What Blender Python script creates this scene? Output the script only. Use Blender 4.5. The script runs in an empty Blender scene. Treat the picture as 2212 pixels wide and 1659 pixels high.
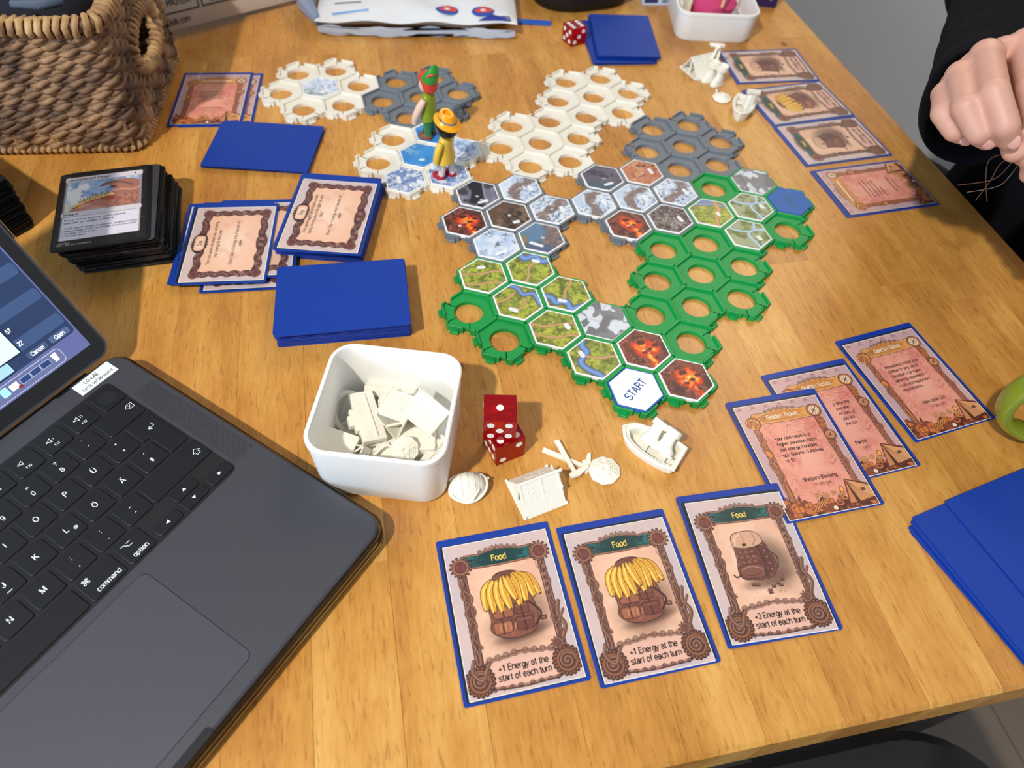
import bpy, bmesh, math, random
import numpy as np
from mathutils import Matrix, Vector

# ------------------------------------------------------------------ camera, world, lights, exposure
S = 0.001            # millimetres to metres
TZ = 0.74            # height of the table top above the floor
scene = bpy.context.scene
col = scene.collection
def lin(c):
    c = np.asarray(c, float) / 255.0
    return np.where(c <= 0.04045, c / 12.92, ((c + 0.055) / 1.055) ** 2.4)

cam_d = bpy.data.cameras.new('camera'); cam_o = bpy.data.objects.new('camera', cam_d); col.objects.link(cam_o)
scene.camera = cam_o
cam_d.sensor_fit = 'HORIZONTAL'; cam_d.sensor_width = 36.0
cam_d.lens = 1537.86 * 36.0 / 2212.0
cam_d.clip_start = 0.01; cam_d.clip_end = 30
R_ = Vector((0.9978, 0.0527, 0.0409)).normalized(); F_ = Vector((0.0, 0.6135, -0.7897)).normalized()
U_ = R_.cross(F_).normalized()
cam_o.matrix_world = Matrix(((R_.x, U_.x, -F_.x, 0), (R_.y, U_.y, -F_.y, 0), (R_.z, U_.z, -F_.z, TZ + 0.3789), (0, 0, 0, 1)))
cam_d.dof.use_dof = True; cam_d.dof.focus_distance = 0.44; cam_d.dof.aperture_fstop = 8.0

world = bpy.data.worlds.new('room_light'); scene.world = world; world.use_nodes = True
wb = world.node_tree.nodes['Background']; wb.inputs['Color'].default_value = (0.80, 0.88, 1.0, 1); wb.inputs['Strength'].default_value = 0.26

def lamp(name, kind, loc, power, color, size=0.1, size_y=None, target=None, spread=None):
    d = bpy.data.lights.new(name, kind); d.energy = power; d.color = color
    if kind == 'AREA':
        d.size = size
        if size_y: d.shape = 'RECTANGLE'; d.size_y = size_y
        if spread: d.spread = spread
    elif kind == 'POINT': d.shadow_soft_size = size
    elif kind == 'SPOT': d.shadow_soft_size = size
    o = bpy.data.objects.new(name, d); col.objects.link(o); o.location = loc
    if target is not None:
        o.rotation_euler = (Vector(target) - Vector(loc)).to_track_quat('-Z', 'Y').to_euler()
    return o
# a bright window behind the photographer, a warm ceiling lamp beyond the table, soft sky light from the rest of the room
lamp('window_daylight', 'AREA', (-0.70, -0.76, TZ + 1.62), 32, (1.0, 0.94, 0.84), 0.07, 0.07, (0.1, 0.4, TZ))
lamp('ceiling_lamp', 'AREA', (0.90, 1.80, TZ + 1.55), 22, (1.0, 0.80, 0.56), 0.8, 0.8, (0.0, 0.35, TZ))
lamp('side_window_daylight', 'AREA', (-1.5, -1.3, TZ + 0.75), 27, (0.52, 0.75, 1.0), 1.2, 1.0, (-0.1, 0.3, TZ))
vs = scene.view_settings
vs.view_transform = 'Standard'; vs.look = 'None'; vs.gamma = 1.0; vs.use_curve_mapping = False
vs.exposure = 0.24

# ------------------------------------------------------------------ materials
MATS = {}
def M(name, rgb, rough=0.5, metal=0.0, coat=0.0, trans=0.0, ior=1.45, bump=0.0, bscale=300.0, var=0.05, vscale=60.0, sss=0.0, spec=0.5, emit=None, estr=1.0):
    if name in MATS: return MATS[name]
    m = bpy.data.materials.new(name); m.use_nodes = True; nt = m.node_tree; N = nt.nodes; L = nt.links
    b = N['Principled BSDF']; c = lin(rgb)
    b.inputs['Roughness'].default_value = rough; b.inputs['Metallic'].default_value = metal
    b.inputs['Coat Weight'].default_value = coat; b.inputs['Coat Roughness'].default_value = 0.08
    b.inputs['Transmission Weight'].default_value = trans; b.inputs['IOR'].default_value = ior
    b.inputs['Specular IOR Level'].default_value = spec
    if sss: b.inputs['Subsurface Weight'].default_value = sss; b.inputs['Subsurface Radius'].default_value = (0.004, 0.0025, 0.0015)
    tc = N.new('ShaderNodeTexCoord')
    nz = N.new('ShaderNodeTexNoise'); nz.inputs['Scale'].default_value = vscale; nz.inputs['Detail'].default_value = 3
    L.new(tc.outputs['Object'], nz.inputs['Vector'])
    mx = N.new('ShaderNodeMix'); mx.data_type = 'RGBA'
    mx.inputs[6].default_value = (*np.clip(c * (1 - var), 0, 1), 1); mx.inputs[7].default_value = (*np.clip(c * (1 + var), 0, 1), 1)
    L.new(nz.outputs['Fac'], mx.inputs[0]); L.new(mx.outputs[2], b.inputs['Base Color'])
    if bump:
        n2 = N.new('ShaderNodeTexNoise'); n2.inputs['Scale'].default_value = bscale; n2.inputs['Detail'].default_value = 2
        L.new(tc.outputs['Object'], n2.inputs['Vector'])
        bp = N.new('ShaderNodeBump'); bp.inputs['Strength'].default_value = bump; bp.inputs['Distance'].default_value = 0.0006
        L.new(n2.outputs['Fac'], bp.inputs['Height']); L.new(bp.outputs['Normal'], b.inputs['Normal'])
    if emit is not None:
        b.inputs['Emission Color'].default_value = (*lin(emit), 1); b.inputs['Emission Strength'].default_value = estr
    MATS[name] = m; return m

def printed(name, rough=0.35, coat=0.3, emit=0.0):
    m = bpy.data.materials.new(name); m.use_nodes = True; nt = m.node_tree; b = nt.nodes['Principled BSDF']
    a = nt.nodes.new('ShaderNodeAttribute'); a.attribute_name = 'Col'
    if emit:
        b.inputs['Base Color'].default_value = (0.01, 0.01, 0.012, 1)
        nt.links.new(a.outputs['Color'], b.inputs['Emission Color']); b.inputs['Emission Strength'].default_value = emit
    else: nt.links.new(a.outputs['Color'], b.inputs['Base Color'])
    b.inputs['Roughness'].default_value = rough; b.inputs['Coat Weight'].default_value = coat; b.inputs['Coat Roughness'].default_value = 0.12
    MATS[name] = m; return m

def wood_material():
    m = bpy.data.materials.new('oiled_beech'); m.use_nodes = True; nt = m.node_tree; N = nt.nodes; L = nt.links
    b = N['Principled BSDF']
    def mth(op, a, bv=None):
        n = N.new('ShaderNodeMath'); n.operation = op
        for i, v in enumerate((a, bv)):
            if v is None: continue
            if isinstance(v, (int, float)): n.inputs[i].default_value = v
            else: L.new(v, n.inputs[i])
        return n.outputs[0]
    geo = N.new('ShaderNodeNewGeometry'); oi = N.new('ShaderNodeObjectInfo')
    rot = N.new('ShaderNodeVectorRotate'); rot.rotation_type = 'Z_AXIS'; rot.inputs['Angle'].default_value = -math.radians(14.2)
    L.new(geo.outputs['Position'], rot.inputs['Vector'])
    off = N.new('ShaderNodeCombineXYZ'); r10 = mth('MULTIPLY', oi.outputs['Random'], 13.0)
    for i in range(3): L.new(r10, off.inputs[i])
    add = N.new('ShaderNodeVectorMath'); add.operation = 'ADD'; L.new(rot.outputs[0], add.inputs[0]); L.new(off.outputs[0], add.inputs[1])
    def noise(sc, scale, detail, rough=0.55, dist=0.0):
        mp = N.new('ShaderNodeMapping'); mp.inputs['Scale'].default_value = sc; L.new(add.outputs[0], mp.inputs['Vector'])
        n = N.new('ShaderNodeTexNoise'); n.inputs['Scale'].default_value = scale; n.inputs['Detail'].default_value = detail; n.inputs['Roughness'].default_value = rough; n.inputs['Distortion'].default_value = dist
        L.new(mp.outputs[0], n.inputs['Vector']); return n.outputs['Fac']
    n1 = noise((9, 1.0, 1), 4.0, 4); n2 = noise((62, 11, 10), 9.0, 3, 0.5, 0.5); n3 = noise((1, 0.7, 1), 16.0, 4, 0.6); n4 = noise((22, 2.6, 8), 16.0, 4, 0.6, 0.9)
    mix = mth('ADD', mth('MULTIPLY', n1, 0.40), mth('MULTIPLY', n3, 0.36)); mix = mth('ADD', mix, mth('MULTIPLY', n4, 0.24))
    mix = mth('ADD', mix, mth('MULTIPLY', mth('SUBTRACT', oi.outputs['Random'], 0.5), 0.08))
    cr = N.new('ShaderNodeValToRGB'); L.new(mix, cr.inputs[0])
    e = cr.color_ramp.elements
    e[0].position = 0.30; e[0].color = (*lin((160, 100, 40)), 1); e[1].position = 0.70; e[1].color = (*lin((226, 176, 98)), 1)
    k = cr.color_ramp.elements.new(0.5); k.color = (*lin((200, 142, 66)), 1)
    fr = N.new('ShaderNodeValToRGB'); L.new(n2, fr.inputs[0]); fe = fr.color_ramp.elements
    fe[0].position = 0.26; fe[0].color = (0.40, 0.26, 0.15, 1); fe[1].position = 0.44; fe[1].color = (1, 1, 1, 1)
    mul = N.new('ShaderNodeMix'); mul.data_type = 'RGBA'; mul.blend_type = 'MULTIPLY'; mul.inputs[0].default_value = 0.5
    L.new(cr.outputs[0], mul.inputs[6]); L.new(fr.outputs[0], mul.inputs[7])
    # knots: a few dark spots
    vo = N.new('ShaderNodeTexVoronoi'); vo.inputs['Scale'].default_value = 7.5; mp = N.new('ShaderNodeMapping'); mp.inputs['Scale'].default_value = (1.25, 1, 0.02)
    L.new(rot.outputs[0], mp.inputs['Vector']); L.new(mp.outputs[0], vo.inputs['Vector'])
    kr = N.new('ShaderNodeValToRGB'); L.new(vo.outputs['Distance'], kr.inputs[0]); ke = kr.color_ramp.elements
    ke[0].position = 0.018; ke[0].color = (0.16, 0.09, 0.05, 1); ke[1].position = 0.042; ke[1].color = (1, 1, 1, 1)
    mul2 = N.new('ShaderNodeMix'); mul2.data_type = 'RGBA'; mul2.blend_type = 'MULTIPLY'; mul2.inputs[0].default_value = 0.75
    L.new(mul.outputs[2], mul2.inputs[6]); L.new(kr.outputs[0], mul2.inputs[7])
    L.new(mul2.outputs[2], b.inputs['Base Color'])
    rr = N.new('ShaderNodeMapRange'); rr.inputs['To Min'].default_value = 0.26; rr.inputs['To Max'].default_value = 0.44; L.new(n3, rr.inputs['Value']); L.new(rr.outputs[0], b.inputs['Roughness'])
    bp = N.new('ShaderNodeBump'); bp.inputs['Strength'].default_value = 0.25; bp.inputs['Distance'].default_value = 0.0005
    L.new(n2, bp.inputs['Height']); L.new(bp.outputs[0], b.inputs['Normal'])
    MATS['wood'] = m; return m

# ------------------------------------------------------------------ geometry helpers (all sizes in mm)
class MB:
    def __init__(s): s.v = []; s.f = []
    def add(s, v, f, mat=None):
        o = len(s.v)
        if mat is not None: v = [tuple(mat @ Vector(p)) for p in v]
        s.v += [tuple(p) for p in v]; s.f += [tuple(i + o for i in q) for q in f]; return s
    def box(s, c, d, mat=None):
        x, y, z = (k / 2 for k in d); cx, cy, cz = c
        v = [(cx + i * x, cy + j * y, cz + k * z) for k in (-1, 1) for j in (-1, 1) for i in (-1, 1)]
        return s.add(v, [(0, 2, 3, 1), (4, 5, 7, 6), (0, 1, 5, 4), (2, 6, 7, 3), (0, 4, 6, 2), (1, 3, 7, 5)], mat)
    def rings(s, rings, cap0=True, cap1=True, closed=False, mat=None):
        n = len(rings[0]); v = [p for r in rings for p in r]; f = []
        R = len(rings)
        for i in range(R if closed else R - 1):
            a, b = i * n, ((i + 1) % R) * n
            for k in range(n):
                k2 = (k + 1) % n; f.append((a + k, a + k2, b + k2, b + k))
        if not closed:
            if cap0: f.append(tuple(range(n))[::-1])
            if cap1: f.append(tuple(range((R - 1) * n, R * n)))
        return s.add(v, f, mat)
    def prism(s, poly, z0, z1, ch=0.0, mat=None):
        """extruded outline with a small chamfer round its top edge"""
        P = np.array(poly, float); r = [[(x, y, z0) for x, y in P]]
        if ch:
            c = P.mean(0); q = inset(P, ch)
            r += [[(x, y, z1 - ch) for x, y in P], [(x, y, z1) for x, y in q]]
        else: r.append([(x, y, z1) for x, y in P])
        return s.rings(r, mat=mat)
    def lathe(s, prof, n=24, mat=None, ax=1.0, ay=1.0, cap0=True, cap1=True):
        return s.rings([[(r * math.cos(2 * math.pi * k / n) * ax, r * math.sin(2 * math.pi * k / n) * ay, z) for k in range(n)] for r, z in prof], cap0, cap1, mat=mat)
    def tube(s, pts, r, n=8, closed=False, mat=None):
        P = [Vector(p) for p in pts]; m = len(P); rr = r if isinstance(r, (list, tuple)) else [r] * m
        rings = []; up = None
        for i in range(m):
            if closed: t = P[(i + 1) % m] - P[i - 1]
            else: t = P[min(i + 1, m - 1)] - P[max(i - 1, 0)]
            t.normalize()
            if up is None: up = Vector((0, 0, 1)) if abs(t.z) < 0.9 else Vector((1, 0, 0))
            a = t.cross(up)
            if a.length < 1e-4: a = t.cross(Vector((0.3, 1, 0.2)))
            a.normalize(); b = a.cross(t); up = b
            rings.append([tuple(P[i] + (a * math.cos(2 * math.pi * k / n) + b * math.sin(2 * math.pi * k / n)) * rr[i]) for k in range(n)])
        return s.rings(rings, closed=closed, mat=mat)
    def ball(s, c, r, n=12, mat=None):
        rx, ry, rz = r if isinstance(r, (tuple, list)) else (r, r, r)
        h = n // 2 + 1; rings = []
        for i in range(h + 1):
            a = -math.pi / 2 + math.pi * (i + 0.15) / (h + 0.3)
            rings.append([(c[0] + rx * math.cos(a) * math.cos(2 * math.pi * k / n), c[1] + ry * math.cos(a) * math.sin(2 * math.pi * k / n), c[2] + rz * math.sin(a)) for k in range(n)])
        return s.rings(rings, mat=mat)
    def capsule(s, a, b, ra, rb, n=14, mat=None):
        a = Vector(a); b = Vector(b); d = (b - a); L = d.length; d.normalize()
        q = d.to_track_quat('Z', 'Y').to_matrix(); rings = []
        prof = [(ra * math.cos(t), ra * math.sin(t)) for t in np.linspace(-1.45, 0, 5)] + [(rb * math.cos(t), L + rb * math.sin(t)) for t in np.linspace(0, 1.45, 5)]
        for r, z in prof:
            rings.append([tuple(a + q @ Vector((r * math.cos(2 * math.pi * k / n), r * math.sin(2 * math.pi * k / n), z))) for k in range(n)])
        return s.rings(rings, mat=mat)
    def mesh(s, name, smooth=None):
        m = bpy.data.meshes.new(name)
        m.from_pydata([(x * S, y * S, z * S) for x, y, z in s.v], [], s.f); m.validate(); m.update()
        b = bmesh.new(); b.from_mesh(m); bmesh.ops.recalc_face_normals(b, faces=b.faces); b.to_mesh(m); b.free()
        if smooth is not None:
            m.polygons.foreach_set('use_smooth', [True] * len(m.polygons))
            m.set_sharp_from_angle(angle=math.radians(smooth))
        return m
    def build(s, name, mat, parent=None, smooth=None, loc=None, rz=0.0):
        return put(name, s.mesh(name, smooth), mat, parent, loc, rz)

def inset(P, d):
    """move each edge of a convex anticlockwise outline inwards by d"""
    P = np.asarray(P, float); n = len(P)
    A = 0.5 * np.sum(P[:, 0] * np.roll(P[:, 1], -1) - np.roll(P[:, 0], -1) * P[:, 1]); sg = 1 if A > 0 else -1
    out = []
    for i in range(n):
        e0 = P[i] - P[i - 1]; e1 = P[(i + 1) % n] - P[i]
        e0 = e0 / (np.linalg.norm(e0) + 1e-12); e1 = e1 / (np.linalg.norm(e1) + 1e-12)
        n0 = np.array([-e0[1], e0[0]]) * sg; n1 = np.array([-e1[1], e1[0]]) * sg
        m = n0 + n1; k = m @ m
        out.append(P[i] + (m * (2 * d / k) if k > 0.05 else n1 * d))
    return np.array(out)

def put(name, mesh, mat, parent=None, loc=None, rz=0.0):
    o = bpy.data.objects.new(name, mesh); col.objects.link(o)
    if mat is not None and not mesh.materials: mesh.materials.append(mat)
    if parent is not None: o.parent = parent
    if loc is not None: o.location = (loc[0] * S, loc[1] * S, loc[2] * S + (TZ if parent is None else 0))
    elif parent is None: o.location = (0, 0, TZ)
    o.rotation_euler = (0, 0, math.radians(rz)); return o
def tag(o, label, cat, group=None, kind=None):
    o['label'] = label; o['category'] = cat
    if group: o['group'] = group
    if kind: o['kind'] = kind
    return o
def thing(name, label, cat, loc=(0, 0, 0), rz=0.0, group=None):
    o = bpy.data.objects.new(name, None); col.objects.link(o); o.empty_display_size = 0.01
    o.location = (loc[0] * S, loc[1] * S, loc[2] * S + TZ); o.rotation_euler = (0, 0, math.radians(rz))
    return tag(o, label, cat, group)
def copy_tree(o, parent=None):
    c = o.copy(); col.objects.link(c)
    if parent is not None: c.parent = parent
    for ch in list(o.children): copy_tree(ch, c)
    return c
def rrect(w, h, r, n=6, cx=0.0, cy=0.0):
    p = []
    for (sx, sy, a0) in ((1, 1, 0), (-1, 1, 90), (-1, -1, 180), (1, -1, 270)):
        for k in range(n + 1):
            a = math.radians(a0 + 90 * k / n); p.append((cx + sx * (w / 2 - r) + r * math.cos(a), cy + sy * (h / 2 - r) + r * math.sin(a)))
    return p
def rotz(d): return Matrix.Rotation(math.radians(d), 4, 'Z')
def rotx(d): return Matrix.Rotation(math.radians(d), 4, 'X')
def roty(d): return Matrix.Rotation(math.radians(d), 4, 'Y')
def tr(x, y, z): return Matrix.Translation((x, y, z))
def spline(pts, n=8):
    P = [np.array(p, float) for p in pts]; out = []
    for i in range(len(P) - 1):
        a, b, c, d = P[max(i - 1, 0)], P[i], P[i + 1], P[min(i + 2, len(P) - 1)]
        for k in range(n):
            t = k / n; out.append(0.5 * ((2 * b) + (c - a) * t + (2 * a - 5 * b + 4 * c - d) * t * t + (3 * b - a - 3 * c + d) * t ** 3))
    out.append(P[-1]); return out

# ------------------------------------------------------------------ a plain grotesque letterform set drawn with even strokes (cap height 1)
def _A(cx, cy, rx, ry, a0, a1, n=None):
    n = n or max(4, int(abs(a1 - a0) / 20)); return [(cx + rx * math.cos(math.radians(a0 + (a1 - a0) * k / n)), cy + ry * math.sin(math.radians(a0 + (a1 - a0) * k / n))) for k in range(n + 1)]
def _S(w, h): return [tuple(p) for p in spline([(.93 * w, .80 * h), (.72 * w, .97 * h), (.45 * w, h), (.16 * w, .90 * h), (.08 * w, .73 * h), (.24 * w, .58 * h), (.52 * w, .51 * h), (.82 * w, .42 * h), (.95 * w, .25 * h), (.82 * w, .07 * h), (.5 * w, 0), (.2 * w, .04 * h), (.04 * w, .22 * h)], 3)]
XH = .73; _O = _A(.29, XH / 2, .24, XH / 2, 0, 360, 18)
GL = {
 'a': (.58, [[(.50, .52), (.50, 0)], _A(.28, .50, .22, .23, 165, 0), _A(.26, .21, .21, .21, 0, 360), [(.28, .42), (.50, .42)]]), 'b': (.60, [[(.06, 1), (.06, 0)], [(x + .01, y) for x, y in _O]]), 'c': (.54, [_A(.29, XH / 2, .24, XH / 2, 42, 318)]), 'd': (.60, [[(.53, 1), (.53, 0)], _O]),
 'e': (.58, [[(.05, .37), (.53, .37)] + _A(.29, XH / 2, .24, XH / 2, 0, 320)]), 'f': (.32, [_A(.30, .82, .15, .18, 85, 180) + [(.15, 0)], [(.02, XH), (.30, XH)]]), 'g': (.60, [_O, [(.53, XH), (.53, -.08)] + _A(.29, -.08, .24, .2, 0, -150)]), 'h': (.58, [[(.06, 1), (.06, 0)], [(.06, .46)] + _A(.29, .47, .23, .26, 170, 0) + [(.52, 0)]]),
 'i': (.22, [[(.11, XH), (.11, 0)], [(.11, .90), (.11, 1.02)]]), 'j': (.24, [[(.13, XH), (.13, -.15), (.08, -.26), (-.03, -.27)], [(.13, .90), (.13, 1.02)]]), 'k': (.54, [[(.06, 1), (.06, 0)], [(.49, XH), (.08, .30)], [(.22, .44), (.52, 0)]]), 'l': (.22, [[(.11, 1), (.11, 0)]]),
 'm': (.88, [[(.06, XH), (.06, 0)], [(.06, .46)] + _A(.25, .50, .19, .23, 170, 0) + [(.44, 0)], [(.44, .46)] + _A(.63, .50, .19, .23, 170, 0) + [(.82, 0)]]), 'n': (.58, [[(.06, XH), (.06, 0)], [(.06, .46)] + _A(.29, .47, .23, .26, 170, 0) + [(.52, 0)]]), 'o': (.58, [_O]), 'p': (.60, [[(.06, XH), (.06, -.26)], [(x + .01, y) for x, y in _O]]), 'q': (.60, [[(.53, XH), (.53, -.26)], _O]),
 'r': (.36, [[(.06, XH), (.06, 0)], [(.06, .44)] + _A(.29, .45, .23, .26, 170, 80)]), 's': (.52, [_S(.50, XH)]), 't': (.32, [[(.14, .95), (.14, .14), (.19, .02), (.31, 0)], [(.01, XH), (.30, XH)]]), 'u': (.58, [[(.06, XH), (.06, .26)] + _A(.29, .26, .23, .26, 180, 350), [(.52, XH), (.52, 0)]]), 'v': (.52, [[(.02, XH), (.26, 0), (.50, XH)]]), 'w': (.76, [[(.02, XH), (.20, 0), (.38, XH), (.56, 0), (.74, XH)]]),
 'x': (.52, [[(.03, XH), (.49, 0)], [(.49, XH), (.03, 0)]]), 'y': (.52, [[(.02, XH), (.26, .02)], [(.50, XH), (.24, -.08), (.14, -.25), (.03, -.26)]]), 'z': (.50, [[(.04, XH), (.46, XH), (.04, 0), (.47, 0)]]), '\u00df': (.60, [[(.06, 0), (.06, .72)] + _A(.27, .74, .21, .24, 180, 0) + [(.44, .62), (.33, .55)] + _A(.33, .28, .22, .28, 90, -120)]),
 'A': (.70, [[(.02, 0), (.35, 1), (.68, 0)], [(.14, .34), (.56, .34)]]), 'B': (.68, [[(.08, 0), (.08, 1), (.38, 1)] + _A(.38, .77, .20, .23, 90, -90) + [(.08, .54)], [(.38, .54)] + _A(.38, .27, .24, .27, 90, -90) + [(.08, 0)]]), 'C': (.72, [_A(.38, .5, .32, .5, 40, 320, 16)]), 'D': (.72, [[(.08, 0), (.08, 1), (.30, 1)] + _A(.30, .5, .36, .5, 90, -90) + [(.08, 0)]]), 'E': (.62, [[(.58, 1), (.08, 1), (.08, 0), (.59, 0)], [(.08, .53), (.53, .53)]]), 'F': (.58, [[(.56, 1), (.08, 1), (.08, 0)], [(.08, .51), (.50, .51)]]),
 'G': (.78, [_A(.39, .5, .33, .5, 45, 330, 16) + [(.71, .46), (.42, .46)]]), 'H': (.72, [[(.08, 0), (.08, 1)], [(.64, 0), (.64, 1)], [(.08, .53), (.64, .53)]]), 'I': (.26, [[(.13, 0), (.13, 1)]]), 'J': (.52, [[(.44, 1), (.44, .26)] + _A(.24, .26, .20, .26, 0, -180)]), 'K': (.68, [[(.08, 0), (.08, 1)], [(.62, 1), (.10, .42)], [(.28, .60), (.66, 0)]]), 'L': (.56, [[(.08, 1), (.08, 0), (.54, 0)]]), 'M': (.84, [[(.08, 0), (.08, 1), (.42, .05), (.76, 1), (.76, 0)]]), 'N': (.72, [[(.08, 0), (.08, 1), (.64, 0), (.64, 1)]]),
 'O': (.78, [_A(.39, .5, .33, .5, 0, 360, 22)]), 'P': (.66, [[(.08, 0), (.08, 1), (.36, 1)] + _A(.36, .74, .24, .26, 90, -90) + [(.08, .48)]]), 'Q': (.78, [_A(.39, .5, .33, .5, 0, 360, 22), [(.46, .24), (.72, -.04)]]), 'R': (.70, [[(.08, 0), (.08, 1), (.38, 1)] + _A(.38, .75, .24, .25, 90, -90) + [(.08, .50)], [(.40, .50), (.58, .36), (.64, 0)]]), 'S': (.66, [_S(.66, 1)]), 'T': (.62, [[(.31, 0), (.31, 1)], [(.01, 1), (.61, 1)]]), 'U': (.72, [[(.08, 1), (.08, .32)] + _A(.36, .32, .28, .32, 180, 360) + [(.64, 1)]]),
 'V': (.66, [[(.01, 1), (.33, 0), (.65, 1)]]), 'W': (.94, [[(.01, 1), (.24, 0), (.47, 1), (.70, 0), (.93, 1)]]), 'X': (.66, [[(.03, 1), (.63, 0)], [(.63, 1), (.03, 0)]]), 'Y': (.66, [[(.02, 1), (.33, .45), (.64, 1)], [(.33, .45), (.33, 0)]]), 'Z': (.62, [[(.04, 1), (.58, 1), (.03, 0), (.59, 0)]]),
 '0': (.56, [_A(.28, .5, .23, .5, 0, 360, 20)]), '1': (.56, [[(.12, .76), (.24, .82), (.32, 1), (.32, 0)]]), '2': (.56, [_A(.28, .74, .22, .26, 170, -20) + [(.36, .44), (.10, .18), (.05, 0), (.52, 0)]]), '3': (.56, [_A(.27, .76, .20, .24, 160, -90, 12) + [(.22, .52)], [(.27, .52)] + _A(.27, .27, .23, .27, 80, -165, 12)]), '4': (.56, [[(.40, 0), (.40, 1), (.04, .28), (.54, .28)]]), '5': (.56, [[(.49, 1), (.13, 1), (.09, .54)] + _A(.27, .32, .24, .32, 130, -160, 13)]), '6': (.56, [_A(.30, .74, .20, .26, 30, 120) + [(.08, .70), (.05, .34)], _A(.29, .32, .23, .32, 0, 360, 16)]), '7': (.56, [[(.04, 1), (.51, 1), (.30, .55), (.20, 0)]]), '8': (.56, [_A(.28, .76, .19, .24, 0, 360, 16), _A(.28, .27, .23, .27, 0, 360, 16)]), '9': (.56, [_A(.27, .68, .22, .32, 0, 360, 16), [(.49, .68), (.47, .32)] + _A(.26, .26, .21, .26, 0, -140)]),
 '.': (.26, [[(.13, 0), (.13, .08)]]), ',': (.26, [[(.13, .08), (.13, -.02), (.08, -.14)]]), ':': (.26, [[(.13, 0), (.13, .09)], [(.13, .58), (.13, .67)]]), ';': (.26, [[(.13, .08), (.13, -.02), (.08, -.14)], [(.13, .58), (.13, .67)]]), "'": (.20, [[(.10, 1), (.10, .74)]]), '"': (.34, [[(.09, 1), (.09, .74)], [(.25, 1), (.25, .74)]]), '+': (.58, [[(.04, .36), (.54, .36)], [(.29, .10), (.29, .62)]]), '-': (.34, [[(.04, .36), (.30, .36)]]), '_': (.50, [[(.02, -.08), (.48, -.08)]]), '/': (.30, [[(.01, -.03), (.28, 1.02)]]), '(': (.32, [_A(.42, .38, .30, .62, 115, 245)]), ')': (.32, [_A(-.10, .38, .30, .62, 65, -65)]), '=': (.58, [[(.05, .48), (.53, .48)], [(.05, .24), (.53, .24)]]),
 '?': (.54, [_A(.27, .76, .21, .24, 170, -30) + [(.28, .46), (.27, .28)], [(.27, 0), (.27, .09)]]), '*': (.38, [[(.19, 1), (.19, .62)], [(.03, .91), (.35, .71)], [(.35, .91), (.03, .71)]]), '#': (.58, [[(.18, 0), (.24, 1)], [(.38, 0), (.44, 1)], [(.03, .34), (.53, .34)], [(.06, .66), (.56, .66)]]), '<': (.58, [[(.52, .62), (.06, .36), (.52, .10)]]), '`': (.30, [[(.04, 1), (.20, .84)]]), '\u00b4': (.30, [[(.10, .84), (.26, 1)]]), '@': (.98, [_A(.49, .38, .43, .48, -50, 290, 22), _A(.49, .38, .18, .22, 0, 360, 14), [(.67, .56), (.67, .28), (.80, .20), (.90, .40)]]), '!': (.26, [[(.13, 1), (.13, .28)], [(.13, 0), (.13, .09)]]), ' ': (.28, []),
}
for _c, _b in (('\u00c4', 'A'), ('\u00d6', 'O'), ('\u00dc', 'U')): GL[_c] = (GL[_b][0], GL[_b][1] + [[(GL[_b][0] / 2 - .15, 1.14), (GL[_b][0] / 2 - .15, 1.24)], [(GL[_b][0] / 2 + .15, 1.14), (GL[_b][0] / 2 + .15, 1.24)]])
def stroke_text(txt, size, align, weight, spacing, lead):
    """verts and faces of a block of text, even stroke letters, centred vertically"""
    V = []; F = []; cap = .70 * size; lines = txt.split('\n'); step = size * lead * 1.08
    y0 = (len(lines) - 1) * step / 2 - cap / 2
    for li, ln in enumerate(lines):
        wd = sum(GL[c][0] * spacing + .06 for c in ln) * cap
        x = {'CENTER': -wd / 2, 'LEFT': 0.0}[align]; y = y0 - li * step
        for c in ln:
            w_, strokes = GL[c]
            for st in strokes:
                P = np.array(st, float); n = len(P); hw = weight / 2; closed = np.hypot(*(P[0] - P[-1])) < 1e-6
                if closed: P = P[:-1]; n -= 1
                L = []
                for i in range(n):
                    a = P[i] - P[i - 1] if (i or closed) else P[1] - P[0]; b = P[(i + 1) % n] - P[i] if (i < n - 1 or closed) else P[-1] - P[-2]
                    a = a / (np.hypot(*a) + 1e-9); b = b / (np.hypot(*b) + 1e-9); na = np.array([-a[1], a[0]]); nb = np.array([-b[1], b[0]]); m = na + nb; k = m @ m
                    m = m * (2 / k) if k > .35 else nb * 1.6
                    L.append(m * hw)
                o = len(V)
                for i in range(n):
                    for s in (1, -1): q = (P[i] + s * L[i]) * cap; V.append((x + q[0], y + q[1], 0.0))
                for i in range(n if closed else n - 1):
                    j = (i + 1) % n; F.append((o + 2 * i, o + 2 * i + 1, o + 2 * j + 1, o + 2 * j))
            x += (w_ * spacing + .06) * cap
    return V, F

TEXT = {}
def text_verts(txt, size, align='CENTER', bold=0.0, spacing=1.0, lead=1.0, serif=False):
    key = (txt, size, align, bold, spacing, lead, serif)
    if key in TEXT: return TEXT[key]
    if not serif and all(c in GL or c == '\n' for c in txt):
        TEXT[key] = stroke_text(txt, size, align, .125 + 5.0 * bold, spacing, lead); return TEXT[key]
    c = bpy.data.curves.new('lettering', 'FONT'); c.body = txt; c.size = size; c.align_x = align; c.align_y = 'CENTER'
    c.resolution_u = 3; c.offset = bold * size; c.space_character = spacing; c.space_line = lead
    o = bpy.data.objects.new('lettering', c)
    m = bpy.data.meshes.new_from_object(o)
    v = [tuple(k.co) for k in m.vertices]; f = [tuple(q.vertices) for q in m.polygons]
    bpy.data.objects.remove(o); bpy.data.curves.remove(c); bpy.data.meshes.remove(m)
    TEXT[key] = (v, f); return v, f
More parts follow.
